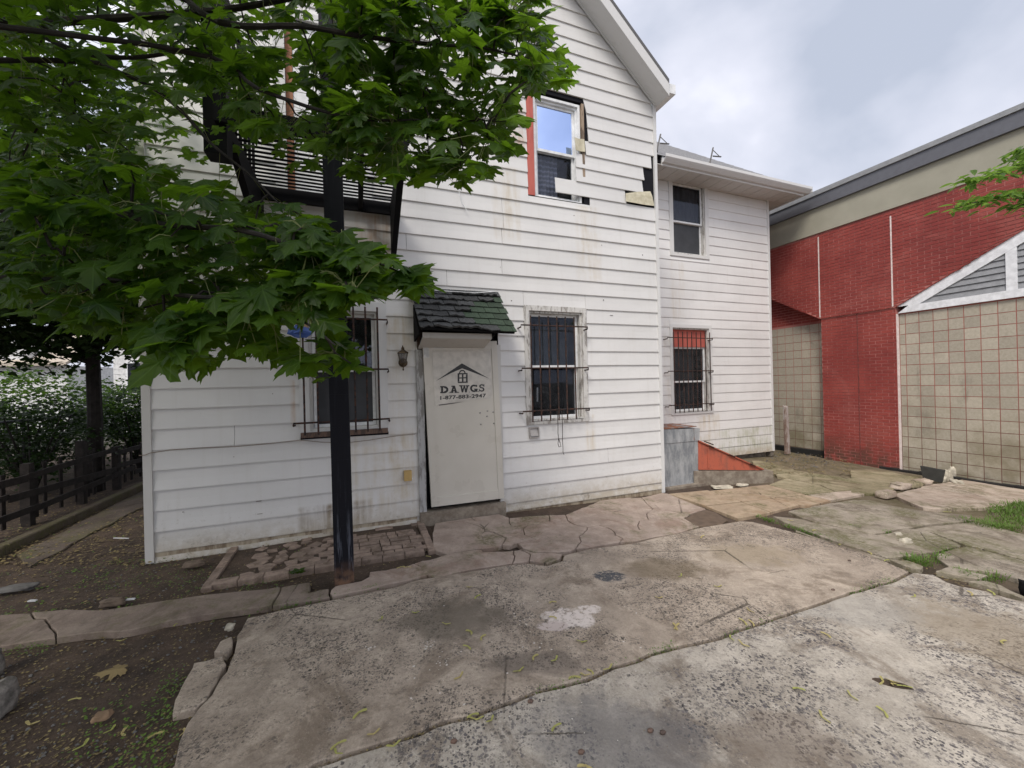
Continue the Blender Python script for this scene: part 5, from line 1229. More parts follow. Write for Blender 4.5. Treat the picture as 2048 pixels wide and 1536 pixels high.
# ------------------------------------------------------------------ stones and loose things
def rock(name, c, rx_, ry_, rz_, mat, label, cat='stone', group=None, seed=0, rot=0., flat=.6, ang=.35):
    rr = random.Random(seed); nu, nv = 20, 13; vs = []; mb = MB(); ca, sa = math.cos(rot), math.sin(rot)
    for j in range(nv):
        ph = math.pi * j / (nv - 1)
        for i in range(nu):
            th = 2 * math.pi * i / nu; d = Vector((math.cos(th) * math.sin(ph), math.sin(th) * math.sin(ph), math.cos(ph)))
            k = 1 + ang * mnoise.noise(d * 1.6 + Vector((seed, 0, 0))) + ang * .5 * mnoise.noise(d * 4 + Vector((0, seed, 0)))
            x, y, z = (math.copysign(abs(t) ** flat, t) for t in d); x *= rx_ * k; y *= ry_ * k; z *= rz_ * k
            vs.append(c + Vector((x * ca - y * sa, x * sa + y * ca, z + rz_ * .55)))
    mb.add(vs, [(j * nu + i, j * nu + (i + 1) % nu, (j + 1) * nu + (i + 1) % nu, (j + 1) * nu + i) for j in range(nv - 1) for i in range(nu)])
    o = mb.build(name, mat, origin=c, smooth=True); return tag(o, label, cat, group)
M_ST = [simple('grey stone', (.12, .115, .11), .9, amt=.3, bumps=.6), simple('tan stone', (.27, .18, .11), .9, amt=.3, bumps=.6), simple('pale stone', (.48, .44, .36), .9, amt=.25, bumps=.6), simple('brown stone', (.16, .12, .09), .9, amt=.3, bumps=.6)]
M_BLD = simple('rough boulder', (.20, .185, .165), .95, amt=.45, scale=25, bumps=1.0)
rock('boulder', G(-8, 1418), .065, .07, .085, M_BLD, 'rounded grey boulder at the very left edge on the bare soil', 'boulder', seed=3)
rock('boulder', G(-22, 1345, .0) , .045, .05, .10, M_BLD, 'upright grey boulder behind the larger one at the left edge', 'boulder', seed=9)
rock('stone', G(205, 1436), .035, .022, .018, M_ST[1], 'tan orange stone lying alone on the bare soil', seed=5, rot=.5)
rock('stone', G(226, 1209), .075, .035, .030, M_ST[3], 'brown stone against the path edge left of the house corner', seed=7, rot=.3)
rock('stone', G(388, 1131), .09, .04, .025, M_ST[3], 'flat brown stone in the soil left of the brick patch', seed=8, rot=.2)
rock('stone', G(35, 1178), .14, .05, .02, M_ST[0], 'flat grey stone half sunk in the shaded soil', seed=18, rot=.2)
rock('stone', G(460, 1257), .025, .02, .02, M_ST[2], 'small whitish stone by the left edge of the big slab', seed=19, rot=.2)
rock('stone', G(1796, 1071), .035, .025, .022, M_ST[2], 'small pale stone upright on the mossy slab', seed=11)
rock('stone', G(1812, 1086), .055, .035, .03, M_ST[2], 'pale stone with dark underside on the mossy slab', seed=12)
for i, (px, py, a, b, c, l) in enumerate(((1886, 962, .05, .04, .05, 'smallest pale rubble stone beside the dark block'), (1896, 958, .06, .05, .10, 'narrow pale rubble stone leaning second from the dark block'), (1906, 955, .09, .06, .13, 'pale rubble stone third from the dark block'), (1931, 948, .16, .08, .14, 'broad pale grey rubble slab at the end of the row'), (1913, 967, .12, .06, .04, 'flat broken piece lying in front of the rubble row'))):
    rock('rubble_stone', G(px, py), a, b, c, M_ST[2], l, 'stone', 'rubble stones along the tile wall', 20 + i, .3 * i, .55)
for i, (px, py, l) in enumerate(((1800, 975, 'cracked tan lump beside the loose brick'), (1824, 972, 'mossy tan lump behind the loose brick'), (1845, 968, 'flat mossy lump nearest the dark block'))):
    rock('concrete_lump', G(px, py), .16, .09, .05, M_CS if i != 1 else M_CG, l, 'concrete lump', 'broken lumps along the slab edge', 40 + i, .3, .5)
b = G(1772, 992); t = rock('loose_brick', b, .15, .07, .05, M_CS, 'loose pale brick shaped block lying at the corner of the slabs', 'block', None, 55, .35, .28, .08)
b = G(1870, 962); e = RB.a
tag(MB().prism([b - e * .13, b + e * .10, b + e * .14 + Vector((0, 0, .22)), b - e * .17 + Vector((0, 0, .24))], RB.n * .06).build('dark_block', simple('dark slate', (.045, .045, .042), .9), origin=b), 'dark flat slab standing on edge against the beige tile wall', 'slab')
b = G(1577, 908); tp = 1.0
mb = MB(); hw_ = .07; sx = FW.a
mb.hexa([b - sx * hw_, b + sx * hw_, b + sx * hw_ + FW.n * -.05, b - sx * hw_ + FW.n * -.05] + [p + Vector((-.02, 0, 1.13)) + Vector((0, 0, .02 * i)) for i, p in enumerate([b - sx * hw_ * .9, b + sx * hw_ * .8, b + sx * hw_ * .8 + FW.n * -.05, b - sx * hw_ * .9 + FW.n * -.05])])
tag(mb.build('wooden_stake', peel('weathered stake', (.42, .38, .36), (.22, .15, .12), 12), origin=b), 'weathered grey wooden stake standing between the wing and the beige tiles', 'stake')
b = G(2060, 1190); rock('dark_lump', b, .05, .05, .07, M_DARK, 'dark lump at the right edge of the yard beside the slabs', 'lump', seed=61)
# white chips of plaster by the footing
rock('plaster_chip', G(1445, 975), .16, .07, .02, M_ST[2], 'larger white broken plaster piece in front of the hatch curb', 'plaster piece', seed=71, flat=.5)
rock('plaster_chip', G(1484, 971), .09, .05, .02, M_ST[2], 'smaller white plaster piece right of the larger one', 'plaster piece', seed=72, flat=.5)
# litter bits
M_PAPER = simple('white scrap', (.62, .63, .65), .5)
for px, py, l in ((262, 1199, 'white folded scrap beside the brown stone'), (66, 1202, 'white scrap alone on the shaded soil at left'), (243, 1077, 'thin white stick-like scrap by the house corner')):
    b = G(px, py, .01); a_ = rnd.uniform(-.3, .5); e1 = Vector((math.cos(a_), math.sin(a_), 0)); e2 = Vector((-e1.y, e1.x, 0)); w_ = .03 if 'stick' not in l else .10; h_ = .012 if 'stick' not in l else .006
    tag(MB().hexa([b - e1 * w_ - e2 * h_, b + e1 * w_ - e2 * h_, b + e1 * w_ * .9 + e2 * h_, b - e1 * w_ + e2 * h_] + [p + Vector((0, 0, .008)) for p in (b - e1 * w_ - e2 * h_, b + e1 * w_ - e2 * h_, b + e1 * w_ * .9 + e2 * h_ * .5, b - e1 * w_ + e2 * h_)]).build('paper_scrap', M_PAPER, origin=b), l, 'scrap', 'scraps on the soil')

# samaras
m = MT('maple seed'); r = m.rand(); M_SAM = m.done(m.mix(r, (.38, .42, .11), (.52, .42, .19)), .6, trans=((.4, .42, .1), .25))
def samara_mesh():
    mb = MB()
    for sg in (1, -1):
        pts = [(.0, .004), (.010, .007), (.022, .009), (.033, .007), (.036, .001), (.030, -.003), (.016, -.003), (.004, -.004)]; a = R(28)
        vs = []
        for x, y in pts: X_ = x * math.cos(a) - (-y) * math.sin(a) * 0 ; vs.append((sg * (x * math.cos(a) + y * math.sin(a)), -x * math.sin(a) + y * math.cos(a), .003 + .18 * x * (1 - x / .05) + (.002 if y > 0.004 else 0)))
        mb.add(vs, [tuple(range(8)) if sg > 0 else tuple(range(8))[::-1]])
        mb.lathe(Vector((sg * .003, .0, .002)), [(0, .003), (.003, .0045), (.006, .002)], 6)
    return mb
sam = [c2b(p) for p in ((865, 448), (905, 495), (590, 580), (420, 610), (748, 638), (875, 675), (928, 705), (860, 752), (1290, 522), (1300, 600), (1445, 730), (1840, 503), (1925, 650), (1195, 805), (1310, 820), (1125, 878), (820, 908), (1405, 905), (1460, 900), (1495, 880), (1585, 865), (885, 1100), (905, 1128), (980, 1130), (1305, 1162), (380, 1200), (300, 1092), (195, 1250), (185, 1300), (480, 1262), (1465, 1365), (550, 345), (515, 345), (660, 290))]
sam += [c3b(p) for p in ((360, 588), (520, 712), (495, 772), (540, 780), (420, 855), (485, 890), (135, 795), (930, 840), (775, 1120), (1050, 1158), (1230, 1245), (900, 1270), (1690, 625), (1800, 620), (1390, 640), (1840, 875), (270, 325), (1235, 448), (1160, 412), (735, 240), (855, 290), (990, 365), (1560, 195), (165, 530))]
sam += [c1b(p) for p in ((640, 1320), (440, 1140), (1360, 1300), (1930, 1390), (1920, 1450), (690, 810), (1060, 1330), (480, 1410), (170, 1290), (700, 1340), (1000, 720), (890, 1345))]
sme = None
for i, (px, py) in enumerate(sam):
    b = G(px, py, .016 if i < 58 else -.018)
    if sme is None: o = samara_mesh().build('maple_seed', M_SAM, origin=Vector((0, 0, 0))); sme = o.data
    else: o = mkobj('maple_seed', sme)
    o.location = b; o.rotation_euler = (rnd.uniform(-.15, .15), rnd.uniform(-.15, .15), rnd.uniform(0, 6.3)); s_ = rnd.uniform(.9, 1.2); o.scale = (s_,) * 3
    tag(o, 'yellow green winged maple seed ' + ('lying in the bare dark soil' if i >= 58 and px < 350 else 'on the brownish slab left of the long joint' if py < 1312 - (px - 1300) * .33 and px > 300 and py > 1130 and px < 1830 else 'on the far mossy slabs and joints at right' if py < 1150 else 'on the grey slab right of the long joint'), 'maple seed', 'fallen maple seeds')
# seed hulls
for px, py in (c2b((1180, 1035)), c2b((1857, 1195)), c2b((1440, 1295)), c2b((787, 1240)), c3b((1045, 452)), c3b((960, 605)), c3b((2, 1345))):
    rock('dark_husk', G(px, py, .01), .014, .010, .009, M_SILLW, 'small dark brown husk lying on the concrete', 'husk', 'dark husks on the slabs', 80, 0, .9)
# hole in slab B with seeds
bh = G(1785, 1368, .0085); rr2 = random.Random(4); ring = []
for i in range(16): a = 2 * math.pi * i / 16; ring.append(bh + Vector((math.cos(a) * .072 + math.sin(a) * .01, math.sin(a) * .026 - math.cos(a) * .03, 0)) * (1 + .2 * rr2.random()))
o = MB().prism([p + Vector((0, 0, .0008)) for p in ring], Vector((0, 0, .0012))).build('soil_pocket', M_SOIL, PAVE)

for k_ in range(5):
    o = mkobj('maple_seed', sme); o.location = bh + Vector((rnd.uniform(-.05, .05), rnd.uniform(-.03, .02), .006)); o.rotation_euler = (rnd.uniform(-.4, .4), rnd.uniform(-.4, .4), rnd.uniform(0, 6.3)); tag(o, 'yellow green maple seed caught in the soil filled hole of the grey slab', 'maple seed', 'maple seeds in the slab hole')
# ------------------------------------------------------------------ weeds, grass, litter, pebbles (uncountable)
m = MT('weed green'); r = m.noise(6, 3); M_WEED = m.done(m.mix(r, (.075, .16, .025), (.18, .28, .05)), .6, trans=((.12, .22, .04), .3))
m = MT('dry litter'); r = m.noise(40, 2); M_LIT = m.done(m.mix(m.mr(r, .35, .65), (.10, .065, .035), (.26, .21, .09)), .8)
def blades(mb, c, n, h, spread, w=.0035):
    for _ in range(n):
        a = rnd.random() * 6.283; rr_ = spread * rnd.random() ** .6; b = c + Vector((math.cos(a) * rr_, math.sin(a) * rr_, 0)); hh = h * rnd.uniform(.4, 1.1); l = rnd.uniform(.2, .9); d = Vector((math.cos(a), math.sin(a), 0)); p = Vector((-d.y, d.x, 0)) * w
        mb.add([b - p, b + p, b + d * hh * l * .4 + p * .8 + Vector((0, 0, hh * .6)), b + d * hh * l * .4 - p * .8 + Vector((0, 0, hh * .6)), b + d * hh * l + Vector((0, 0, hh * .85))], [(0, 1, 2, 3), (3, 2, 4)])
def leafy(mb, c, n, sz, spread):
    for _ in range(n):
        a = rnd.random() * 6.283; rr_ = spread * rnd.random() ** .5; b = c + Vector((math.cos(a) * rr_, math.sin(a) * rr_, rnd.uniform(.004, .03))); a2 = rnd.random() * 6.283; d = Vector((math.cos(a2), math.sin(a2), rnd.uniform(-.2, .5))) * sz * rnd.uniform(.5, 1.2); p = Vector((-d.y, d.x, rnd.uniform(-.2, .2) * sz)) * .35
        mb.add([b, b + d * .5 + p, b + d, b + d * .5 - p], [(0, 1, 2, 3)])
mb = MB()
def along(pts, n, h, sp2, up=-.01):
    for i in range(n):
        k = rnd.randrange(len(pts) - 1); t = rnd.random(); x = pts[k][0] * (1 - t) + pts[k + 1][0] * t; y = pts[k][1] * (1 - t) + pts[k + 1][1] * t; c = G(x, y, up)
        blades(mb, c, rnd.randint(2, 6), h * rnd.uniform(.5, 1.2), sp2); leafy(mb, c + Vector((0, 0, .012)), 2, .012, sp2)
along([(1700, 1189), (1757, 1171), (1790, 1161)], 45, .035, .03); along([(1300, 1312), (1350, 1297)], 26, .022, .02); along([(1076, 1385), (1174, 1362), (990, 1418)], 24, .016, .02); along([(1440, 1280), (1567, 1233)], 16, .015, .015)
along([(1225, 1338), (1276, 1324)], 6, .012, .012); along([(720, 1185), (780, 1172), (640, 1203), (560, 1218)], 40, .018, .02)
along([(1515, 1033), (1545, 1045), (1600, 1062), (1700, 1092)], 90, .04, .05); along([c6((560, 1040)), c6((700, 1100)), c6((860, 1020))], 70, .06, .09); along([c6((1060, 1180)), c6((1260, 1260)), c6((1450, 1220))], 60, .05, .08); along([c6((960, 940)), c6((830, 1000))], 30, .035, .05); along([c6((0, 740)), c6((100, 760))], 20, .03, .05); along([c6((330, 800)), c6((390, 790))], 14, .03, .04)
along([c6((1100, 670)), c6((1300, 720)), c6((1660, 780))], 90, .05, .16, .0)
for _ in range(300):
    x = rnd.uniform(1340, 2000); y = rnd.uniform(520, 760); 
    if y < 520 + (1480 - x) * .25 if x < 1480 else False: continue
    blades(mb, G(*c6((x, y)), 0), 9, .085 if y < 640 and x > 1430 else .04, .08)
# soil corner bottom left and the strip beside the house
for _ in range(260):
    x, y = rnd.uniform(120, 350), rnd.uniform(1395, 1560); 
    if x > 345 - (y - 1395) * .05 or rnd.random() > ((x - 90) / 250) ** 1.2: continue
    leafy(mb, G(x, y, -.03), rnd.choice((1, 2, 3, 6)), .018, .05)
for x0_, x1_, y0_, y1_, n_ in ((180, 430, 1120, 1185, 90), (350, 560, 1155, 1195, 40), (10, 100, 1282, 1305, 40), (430, 600, 1040, 1110, 40), (640, 640, 1208, 1215, 5), (400, 520, 1215, 1240, 16), (320, 360, 1340, 1400, 18)):
    for _ in range(n_): leafy(mb, G(rnd.uniform(x0_, x1_), rnd.uniform(y0_, y1_), -.028), 5, .016, .05); 
for _ in range(60): leafy(mb, G(rnd.uniform(0, 280), rnd.uniform(1040, 1240), -.03), 5, .025, .08)
tag(mb.build('weeds', M_WEED), 'small green weeds and grass growing in joints and soil', kind='stuff')
mb = MB()
def flake(c, sz):
    a2 = rnd.random() * 6.283; d = Vector((math.cos(a2), math.sin(a2), rnd.uniform(-.1, .25))) * sz; p = Vector((-d.y, d.x, rnd.uniform(-.3, .3) * sz)) * rnd.uniform(.15, .5); mb.add([c, c + d * .5 + p, c + d, c + d * .5 - p], [(0, 1, 2, 3)])
for _ in range(2600): flake(G(rnd.uniform(-60, 480), rnd.uniform(1240, 1560), rnd.uniform(-.032, -.02)), rnd.uniform(.005, .022))
for _ in range(2200): flake(G(rnd.uniform(-60, 300), rnd.uniform(985, 1130), rnd.uniform(-.03, -.005)), rnd.uniform(.012, .045))
for _ in range(2400): flake(G(rnd.uniform(-40, 640), rnd.uniform(1020, 1230), rnd.uniform(-.032, -.018)), rnd.uniform(.008, .03))
for _ in range(900): flake(G(*c3((rnd.uniform(300, 1900), rnd.uniform(130, 640))), rnd.uniform(-.02, .0)), rnd.uniform(.006, .02))
for _ in range(700): flake(G(*c5((rnd.uniform(1150, 2100), rnd.uniform(440, 660))), rnd.uniform(0, .03)), rnd.uniform(.02, .06))
for _ in range(500): flake(G(*c6((rnd.uniform(500, 1400), rnd.uniform(900, 1500))), rnd.uniform(-.02, .0)), rnd.uniform(.01, .03))
for pts in (jointA, topA):
    for _ in range(500):
        k = rnd.randrange(len(pts) - 1); t = rnd.random(); flake(G(pts[k][0] * (1 - t) + pts[k + 1][0] * t, pts[k][1] * (1 - t) + pts[k + 1][1] * t + rnd.uniform(-2, 2), rnd.uniform(-.02, .004)), rnd.uniform(.004, .014))
for _ in range(900):  # scattered specks on the slabs
    x, y = rnd.uniform(500, 2000), rnd.uniform(1080, 1530); flake(G(x, y, .0145), rnd.uniform(.002, .006))
tag(mb.build('leaf_litter', M_LIT), 'dry leaf bits and crumbs on soil and in joints', kind='stuff')
mb = MB()
for cx_, cy_, n_, sx_, sy_ in ((365, 760, 9, 30, 10), (660, 745, 16, 40, 30), (735, 830, 16, 50, 45), (560, 1015, 3, 20, 10), (1210, 735, 4, 20, 10), (1335, 790, 5, 90, 60), (1150, 600, 22, 140, 70), (1500, 1180, 5, 200, 90), (900, 900, 14, 500, 250), (1750, 640, 10, 200, 200)):
    for _ in range(n_):
        c = G(*c2b((rnd.gauss(cx_, sx_ * .6), rnd.gauss(cy_, sy_ * .6))), .0135); r_ = rnd.uniform(.002, .008); k = rnd.choice((5, 6, 7)); a0 = rnd.random() * 6
        mb.add([c + Vector((math.cos(a0 + 6.283 * i / k), math.sin(a0 + 6.283 * i / k), 0)) * r_ * rnd.uniform(.6, 1.2) for i in range(k)], [tuple(range(k))])
tag(mb.build('paint_specks', simple('white paint specks', (.62, .58, .54), .8)), 'white paint specks dropped on the slabs', kind='stuff')
mb = MB()
for _ in range(900):
    reg = rnd.random()
    c = G(rnd.uniform(-60, 470), rnd.uniform(1240, 1560), -.03) if reg < .5 else (G(rnd.uniform(0, 560), rnd.uniform(1060, 1230), -.03) if reg < .8 else G(*c5((rnd.uniform(1150, 1900), rnd.uniform(430, 600))), 0))
    r_ = rnd.uniform(.003, .012) * (2 if reg > .8 else 1); vs = [c + Vector((rnd.uniform(-1, 1) * r_, rnd.uniform(-1, 1) * r_, rnd.uniform(-.3, .9) * r_)) for _ in range(1)]
    o6 = [Vector((r_, 0, 0)), Vector((0, r_ * .8, 0)), Vector((-r_ * 1.1, 0, 0)), Vector((0, -r_, 0)), Vector((0, 0, r_ * .6)), Vector((0, 0, -r_ * .6))]
    mb.add([c + v * rnd.uniform(.7, 1.3) for v in o6], [(0, 1, 4), (1, 2, 4), (2, 3, 4), (3, 0, 4), (1, 0, 5), (2, 1, 5), (3, 2, 5), (0, 3, 5)])
tag(mb.build('pebbles', M_ST[0]), 'pebbles in the soil', kind='stuff')

# ------------------------------------------------------------------ maple leaves
HALF = [(.05, -.02), (.13, -.10), (.22, -.06), (.33, -.07), (.37, .03), (.47, .07), (.38, .13), (.34, .19), (.43, .21), (.50, .29), (.66, .33), (.55, .40), (.55, .50), (.43, .47), (.33, .44), (.22, .45), (.24, .55), (.22, .64), (.33, .72), (.20, .76), (.13, .86), (.07, .92), (0, 1.06)]
def leaf_template(kind):
    rl = random.Random(kind * 17 + 3); out = [(x, y) for x, y in HALF] + [(-x, y) for x, y in HALF[-2::-1]]
    out = [(0.0, .03)] + [(x * rl.uniform(.94, 1.06), y + rl.uniform(-.02, .02)) for x, y in out]
    tips = []
    P_ = [(0.0, .30)] + out; V = []
    drp = rl.uniform(.1, .5); fold = rl.uniform(.05, .35); tw = rl.uniform(-.15, .15)
    for x, y in P_:
        r2 = x * x + (y - .3) ** 2; z = -drp * r2 - fold * abs(x) * .4 + .05 * math.sin(9 * x + kind) * math.sqrt(r2) + tw * x * (y - .3); V.append((x * .78, y * .78, z * .8))
    n = len(P_) - 1; F = [(0, 1 + i, 1 + (i + 1) % n) for i in range(n)]
    return np.array(V), F, np.array(P_)
LT_ = [leaf_template(k) for k in range(6)]
def small_template(k):
    pts = [(0, 0), (.3, .05), (.5, .3), (.25, .5), (.2, .7), (0, 1), (-.2, .7), (-.25, .5), (-.5, .3), (-.3, .05)]
    V = np.array([(x, y, -.25 * (x * x + y * y) + .05 * ((i + k) % 3)) for i, (x, y) in enumerate(pts)]); return V, [(0, 1, 2, 3), (0, 3, 4, 5), (0, 5, 6, 7), (0, 7, 8, 9)], np.array(pts)
def leaf_mat(name, lo, hi, tr, k=.42):
    m = MT(name); uv = m.n('ShaderNodeUVMap'); u = m.xyz(uv.outputs[0]); rnd_ = m.noise(7, 3, .6)
    c = m.mix(m.mr(rnd_, .35, .65), lo, hi)
    c = m.mix(m.mr(m.noise(40, 3, .6), .4, .8, 0, .3), c, tuple(x * .7 for x in lo))
    ax = m.ma('ABSOLUTE', u[0]); y = u[1]; vein = None
    for sx_, dy in ((0.0, 1.0), (.72, .62), (.62, -.05)):
        # distance from the base along direction (sx,dy)
        L = math.hypot(sx_, dy); px_, py_ = dy / L, -sx_ / L
        d = m.ma('ABSOLUTE', m.ma('ADD', m.ma('MULTIPLY', ax, px_), m.ma('MULTIPLY', m.ma('SUBTRACT', y, .03), py_))); v = m.mr(d, .016, .004)
        vein = v if vein is None else m.ma('MAXIMUM', vein, v)
    c = m.mix(m.ma('MULTIPLY', vein, .5), c, tuple(min(1, x * 1.9 + .02) for x in hi))
    return m.done(c, .42, 0, m.bump(vein, .3, .004, m.bump(m.noise(25, 3), .3, .01)), .3, trans=(tr, k))
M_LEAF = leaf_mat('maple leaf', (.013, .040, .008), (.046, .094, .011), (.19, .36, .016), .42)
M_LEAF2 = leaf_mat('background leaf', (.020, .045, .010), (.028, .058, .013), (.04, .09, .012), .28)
M_LEAF3 = leaf_mat('bush leaf', (.025, .065, .012), (.06, .12, .02), (.16, .30, .03))
M_BARK = simple('dark bark', (.022, .018, .016), .9, amt=.4, bumps=.9)
M_PET = simple('petiole', (.14, .16, .05), .6)
def basis(up, tip):
    up = up.normalized(); t = (tip - up * tip.dot(up)).normalized(); return Matrix((t.cross(up), t, up)).transposed()   # columns: side, tip, normal

class Leaves:
    def __init__(s): s.V = []; s.F = []; s.U = []; s.n = 0
    def add(s, T, c, M, sz):
        V, F, U = T; s.V.append((np.array(M) @ (V.T * sz)).T + np.array(c)); s.F += [tuple(i + s.n for i in f) for f in F]; s.U.append(U); s.n += len(V)
    def build(s, name, mat, parent):
        mb = MB(); mb.v = [tuple(v) for v in np.concatenate(s.V)]; mb.f = s.F; mb.mi = [0] * len(s.F); mb.uv = np.concatenate(s.U); return mb.build(name, mat, parent)

def inpoly(x, y, poly):
    c = False; j = len(poly) - 1
    for i in range(len(poly)):
        if (poly[i][1] > y) != (poly[j][1] > y) and x < (poly[j][0] - poly[i][0]) * (y - poly[i][1]) / (poly[j][1] - poly[i][1]) + poly[i][0]: c = not c
        j = i
    return c
MAP = thing('maple_tree', Vector((-3.4, .6, 0)), 'leafy green maple with large lobed leaves reaching over the yard in front of the house', 'tree')
lr = random.Random(21)
tr = MB(); tr.tube([(-3.4, .6, -.1), (-3.38, .62, .9), (-3.3, .66, 1.9), (-3.2, .75, 2.9), (-3.0, .9, 4.2), (-2.8, 1.1, 5.6)], [.17, .14, .125, .11, .08, .04], 12); tr.build('trunk', M_BARK, MAP)
# boughs: (picture x, y, distance) from the trunk outwards
def bough(start, pts, r0, r1):
    w = [Vector(start)] + [P(*p) for p in pts]; n = len(w); out = []
    for i in range(n - 1):
        for t in (0, .25, .5, .75):
            a, b = w[max(i - 1, 0)], w[i]; c, d = w[i + 1], w[min(i + 2, n - 1)]
            out.append(.5 * ((2 * b) + (c - a) * t + (2 * a - 5 * b + 4 * c - d) * t * t + (3 * b - a - 3 * c + d) * t ** 3))
    out.append(w[-1]); k = len(out); rr_ = [(r0 + (r1 - r0) * i / (k - 1)) * .7 for i in range(k)]
    mb = MB(); mb.tube(out, rr_, 7); mb.build('branch', M_BARK, MAP); return out
skel = []
for st, pts, r0, r1 in (((-3.3, .66, 1.9 + .3), [(-60, 70, 2.2), (100, 45, 2.1), (290, 33, 2.0), (480, 15, 1.9), (700, -30, 1.9)], .040, .014),
    ((-3.3, .66, 2.1), [(-50, 45, 2.0), (60, 62, 1.9), (160, 105, 1.8), (270, 115, 1.75), (400, 95, 1.7)], .028, .008),
    ((-3.2, .7, 2.5), [(200, -40, 1.7), (440, 45, 1.6), (600, 52, 1.55), (720, 72, 1.5), (860, 88, 1.5), (960, 95, 1.5), (1060, 118, 1.5)], .022, .004),
    ((-3.3, .66, 2.2), [(60, 120, 1.9), (250, 150, 1.8), (350, 210, 1.75), (420, 285, 1.7), (500, 350, 1.65), (570, 420, 1.5)], .020, .004),
    ((-3.35, .63, 1.8), [(-80, 420, 1.6), (60, 440, 1.5), (200, 420, 1.4), (330, 450, 1.3), (480, 460, 1.2), (620, 500, 1.15), (740, 520, 1.2), (830, 560, 1.3)], .026, .003),
    ((-3.35, .63, 1.7), [(-80, 560, 1.5), (80, 560, 1.4), (220, 560, 1.3), (360, 590, 1.2), (480, 600, 1.15), (600, 640, 1.1), (670, 690, 1.05)], .020, .003),
    ((-3.2, .7, 2.6), [(300, 90, 1.6), (520, 180, 1.55), (700, 235, 1.5), (860, 240, 1.5), (1020, 242, 1.55)], .016, .003),
    ((-3.2, .7, 2.7), [(500, -60, 1.7), (750, -20, 1.7), (900, 10, 1.7), (1040, 60, 1.7)], .016, .003)):
    skel += bough(st, pts, r0, r1)
# regions of the picture the crown covers: polygon, number of leaves, distances, leaf size
REG = [
 ([(0, -60), (760, -60), (840, 40), (850, 200), (800, 330), (640, 300), (480, 260), (330, 240), (200, 330), (0, 420)], 1150, 1.5, 3.0),
 ([(700, -60), (1090, -50), (1100, 60), (1160, 130), (1140, 165), (1060, 180), (1050, 205), (1035, 240), (1040, 290), (985, 345), (930, 365), (850, 350), (800, 370), (730, 375), (650, 300), (680, 100)], 760, 1.35, 2.05),
 ([(0, 330), (250, 300), (420, 370), (480, 400), (600, 410), (700, 470), (640, 560), (620, 640), (500, 680), (360, 650), (300, 700), (0, 610)], 1050, 1.15, 2.3),
 ([(560, 440), (700, 480), (800, 520), (865, 570), (800, 575), (700, 590), (660, 620), (560, 560)], 150, 1.05, 1.45),
 ([(500, 560), (620, 600), (700, 680), (712, 740), (660, 770), (600, 725), (540, 700), (460, 700), (440, 730), (290, 735), (280, 700), (330, 620)], 135, 1.05, 1.5),
 ([(300, 80), (700, 60), (700, 330), (560, 330), (430, 180)], 150, 1.6, 2.6),
]
HOLES = [(605, 660, 50, 36, 1.0), (545, 330, 60, 35, .6), (730, 400, 60, 40, .85), (575, 170, 30, 90, .6), (390, 240, 60, 60, .7), (600, 80, 60, 25, .5), (250, 80, 50, 40, .7), (120, 300, 60, 60, .5), (300, 600, 40, 30, .5), (430, 420, 40, 25, .4), (250, 60, 62, 22, .9), (205, 75, 30, 24, .9), (375, 300, 60, 60, .75), (420, 270, 50, 45, .6), (580, 190, 40, 60, .5), (755, 390, 45, 30, .7), (560, 340, 60, 30, .4), (340, 130, 30, 25, .7), (70, 250, 60, 60, .5)]
leaves = []
for poly, n, d0, d1 in REG:
    xs = [p[0] for p in poly]; ys = [p[1] for p in poly]; k = 0
    while k < n:
        x, y = lr.uniform(min(xs), max(xs)), lr.uniform(min(ys), max(ys))
        if not inpoly(x, y, poly): continue
        if any(((x - hx_) / a) ** 2 + ((y - hy) / b) ** 2 < 1 and lr.random() < pr for hx_, hy, a, b, pr in HOLES): k += 1; continue
        leaves.append([P(x, y, lr.uniform(d0, d1)), lr.choice((.08, .10, .12, .14, .16)) * lr.uniform(.9, 1.1), 1]); k += 1
# the rest of the crown, above and to the left of the picture, shades the yard
for _ in range(6500):
    while True:
        v = Vector((lr.uniform(-1, 1), lr.uniform(-1, 1), lr.uniform(-1, 1)))
        if v.length < 1: break
    c = Vector((-3.5, 1.3, 4.3)) + Vector((v.x * 2.9, v.y * 2.6, v.z * 1.6)); c = c if lr.random() < .65 else Vector((-2.2, -1.0, 4.1)) + Vector((v.x * 2.3, v.y * 2.2, v.z * 1.0)); r_ = c - CAM  # second lobe, over and behind the camera, is added for its shade
    if r_.y > .1:
        u_x, u_z = r_.x / r_.y, r_.z / r_.y; px = 1024 + FPX * (u_x * cr - u_z * sr); py = 768 - FPX * (u_x * sr + u_z * cr)
        if (px > 500 and py > -60) or py > 420: continue
    if r_.length < .8 or r_.length < 1.3: continue
    leaves.append([c, lr.uniform(.10, .16), 0])
# twigs: cluster centres joined outwards from the boughs
nodes = list(skel); tw = MB(); order = []
cl = [l[0] for l in leaves if l[2]]; lr.shuffle(cl); cl = cl[:300]
cl.sort(key=lambda p: min((p - s_).length for s_ in skel))
base = P(100, 100, 2.2)
for p in cl:
    q_ = min(nodes, key=lambda s_: (p - s_).length + .15 * abs((s_ - base).length - (p - base).length + .0))
    L = (p - q_).length
    if L < .04 or L > 1.1: continue
    mid = (p + q_) / 2 + Vector((lr.uniform(-.05, .05), lr.uniform(-.05, .05), lr.uniform(-.02, .05))) * min(1, L * 3)
    tw.tube([q_, (q_ + mid) / 2 + Vector((0, 0, .01)), mid, (p + mid) / 2, p], [.0045, .004, .0035, .0028, .002], 5); nodes += [mid, (p + mid) / 2, p]
tw.build('twigs', M_BARK, MAP)['kind'] = 'stuff'
pet = MB(); bulk = Leaves(); fore = []
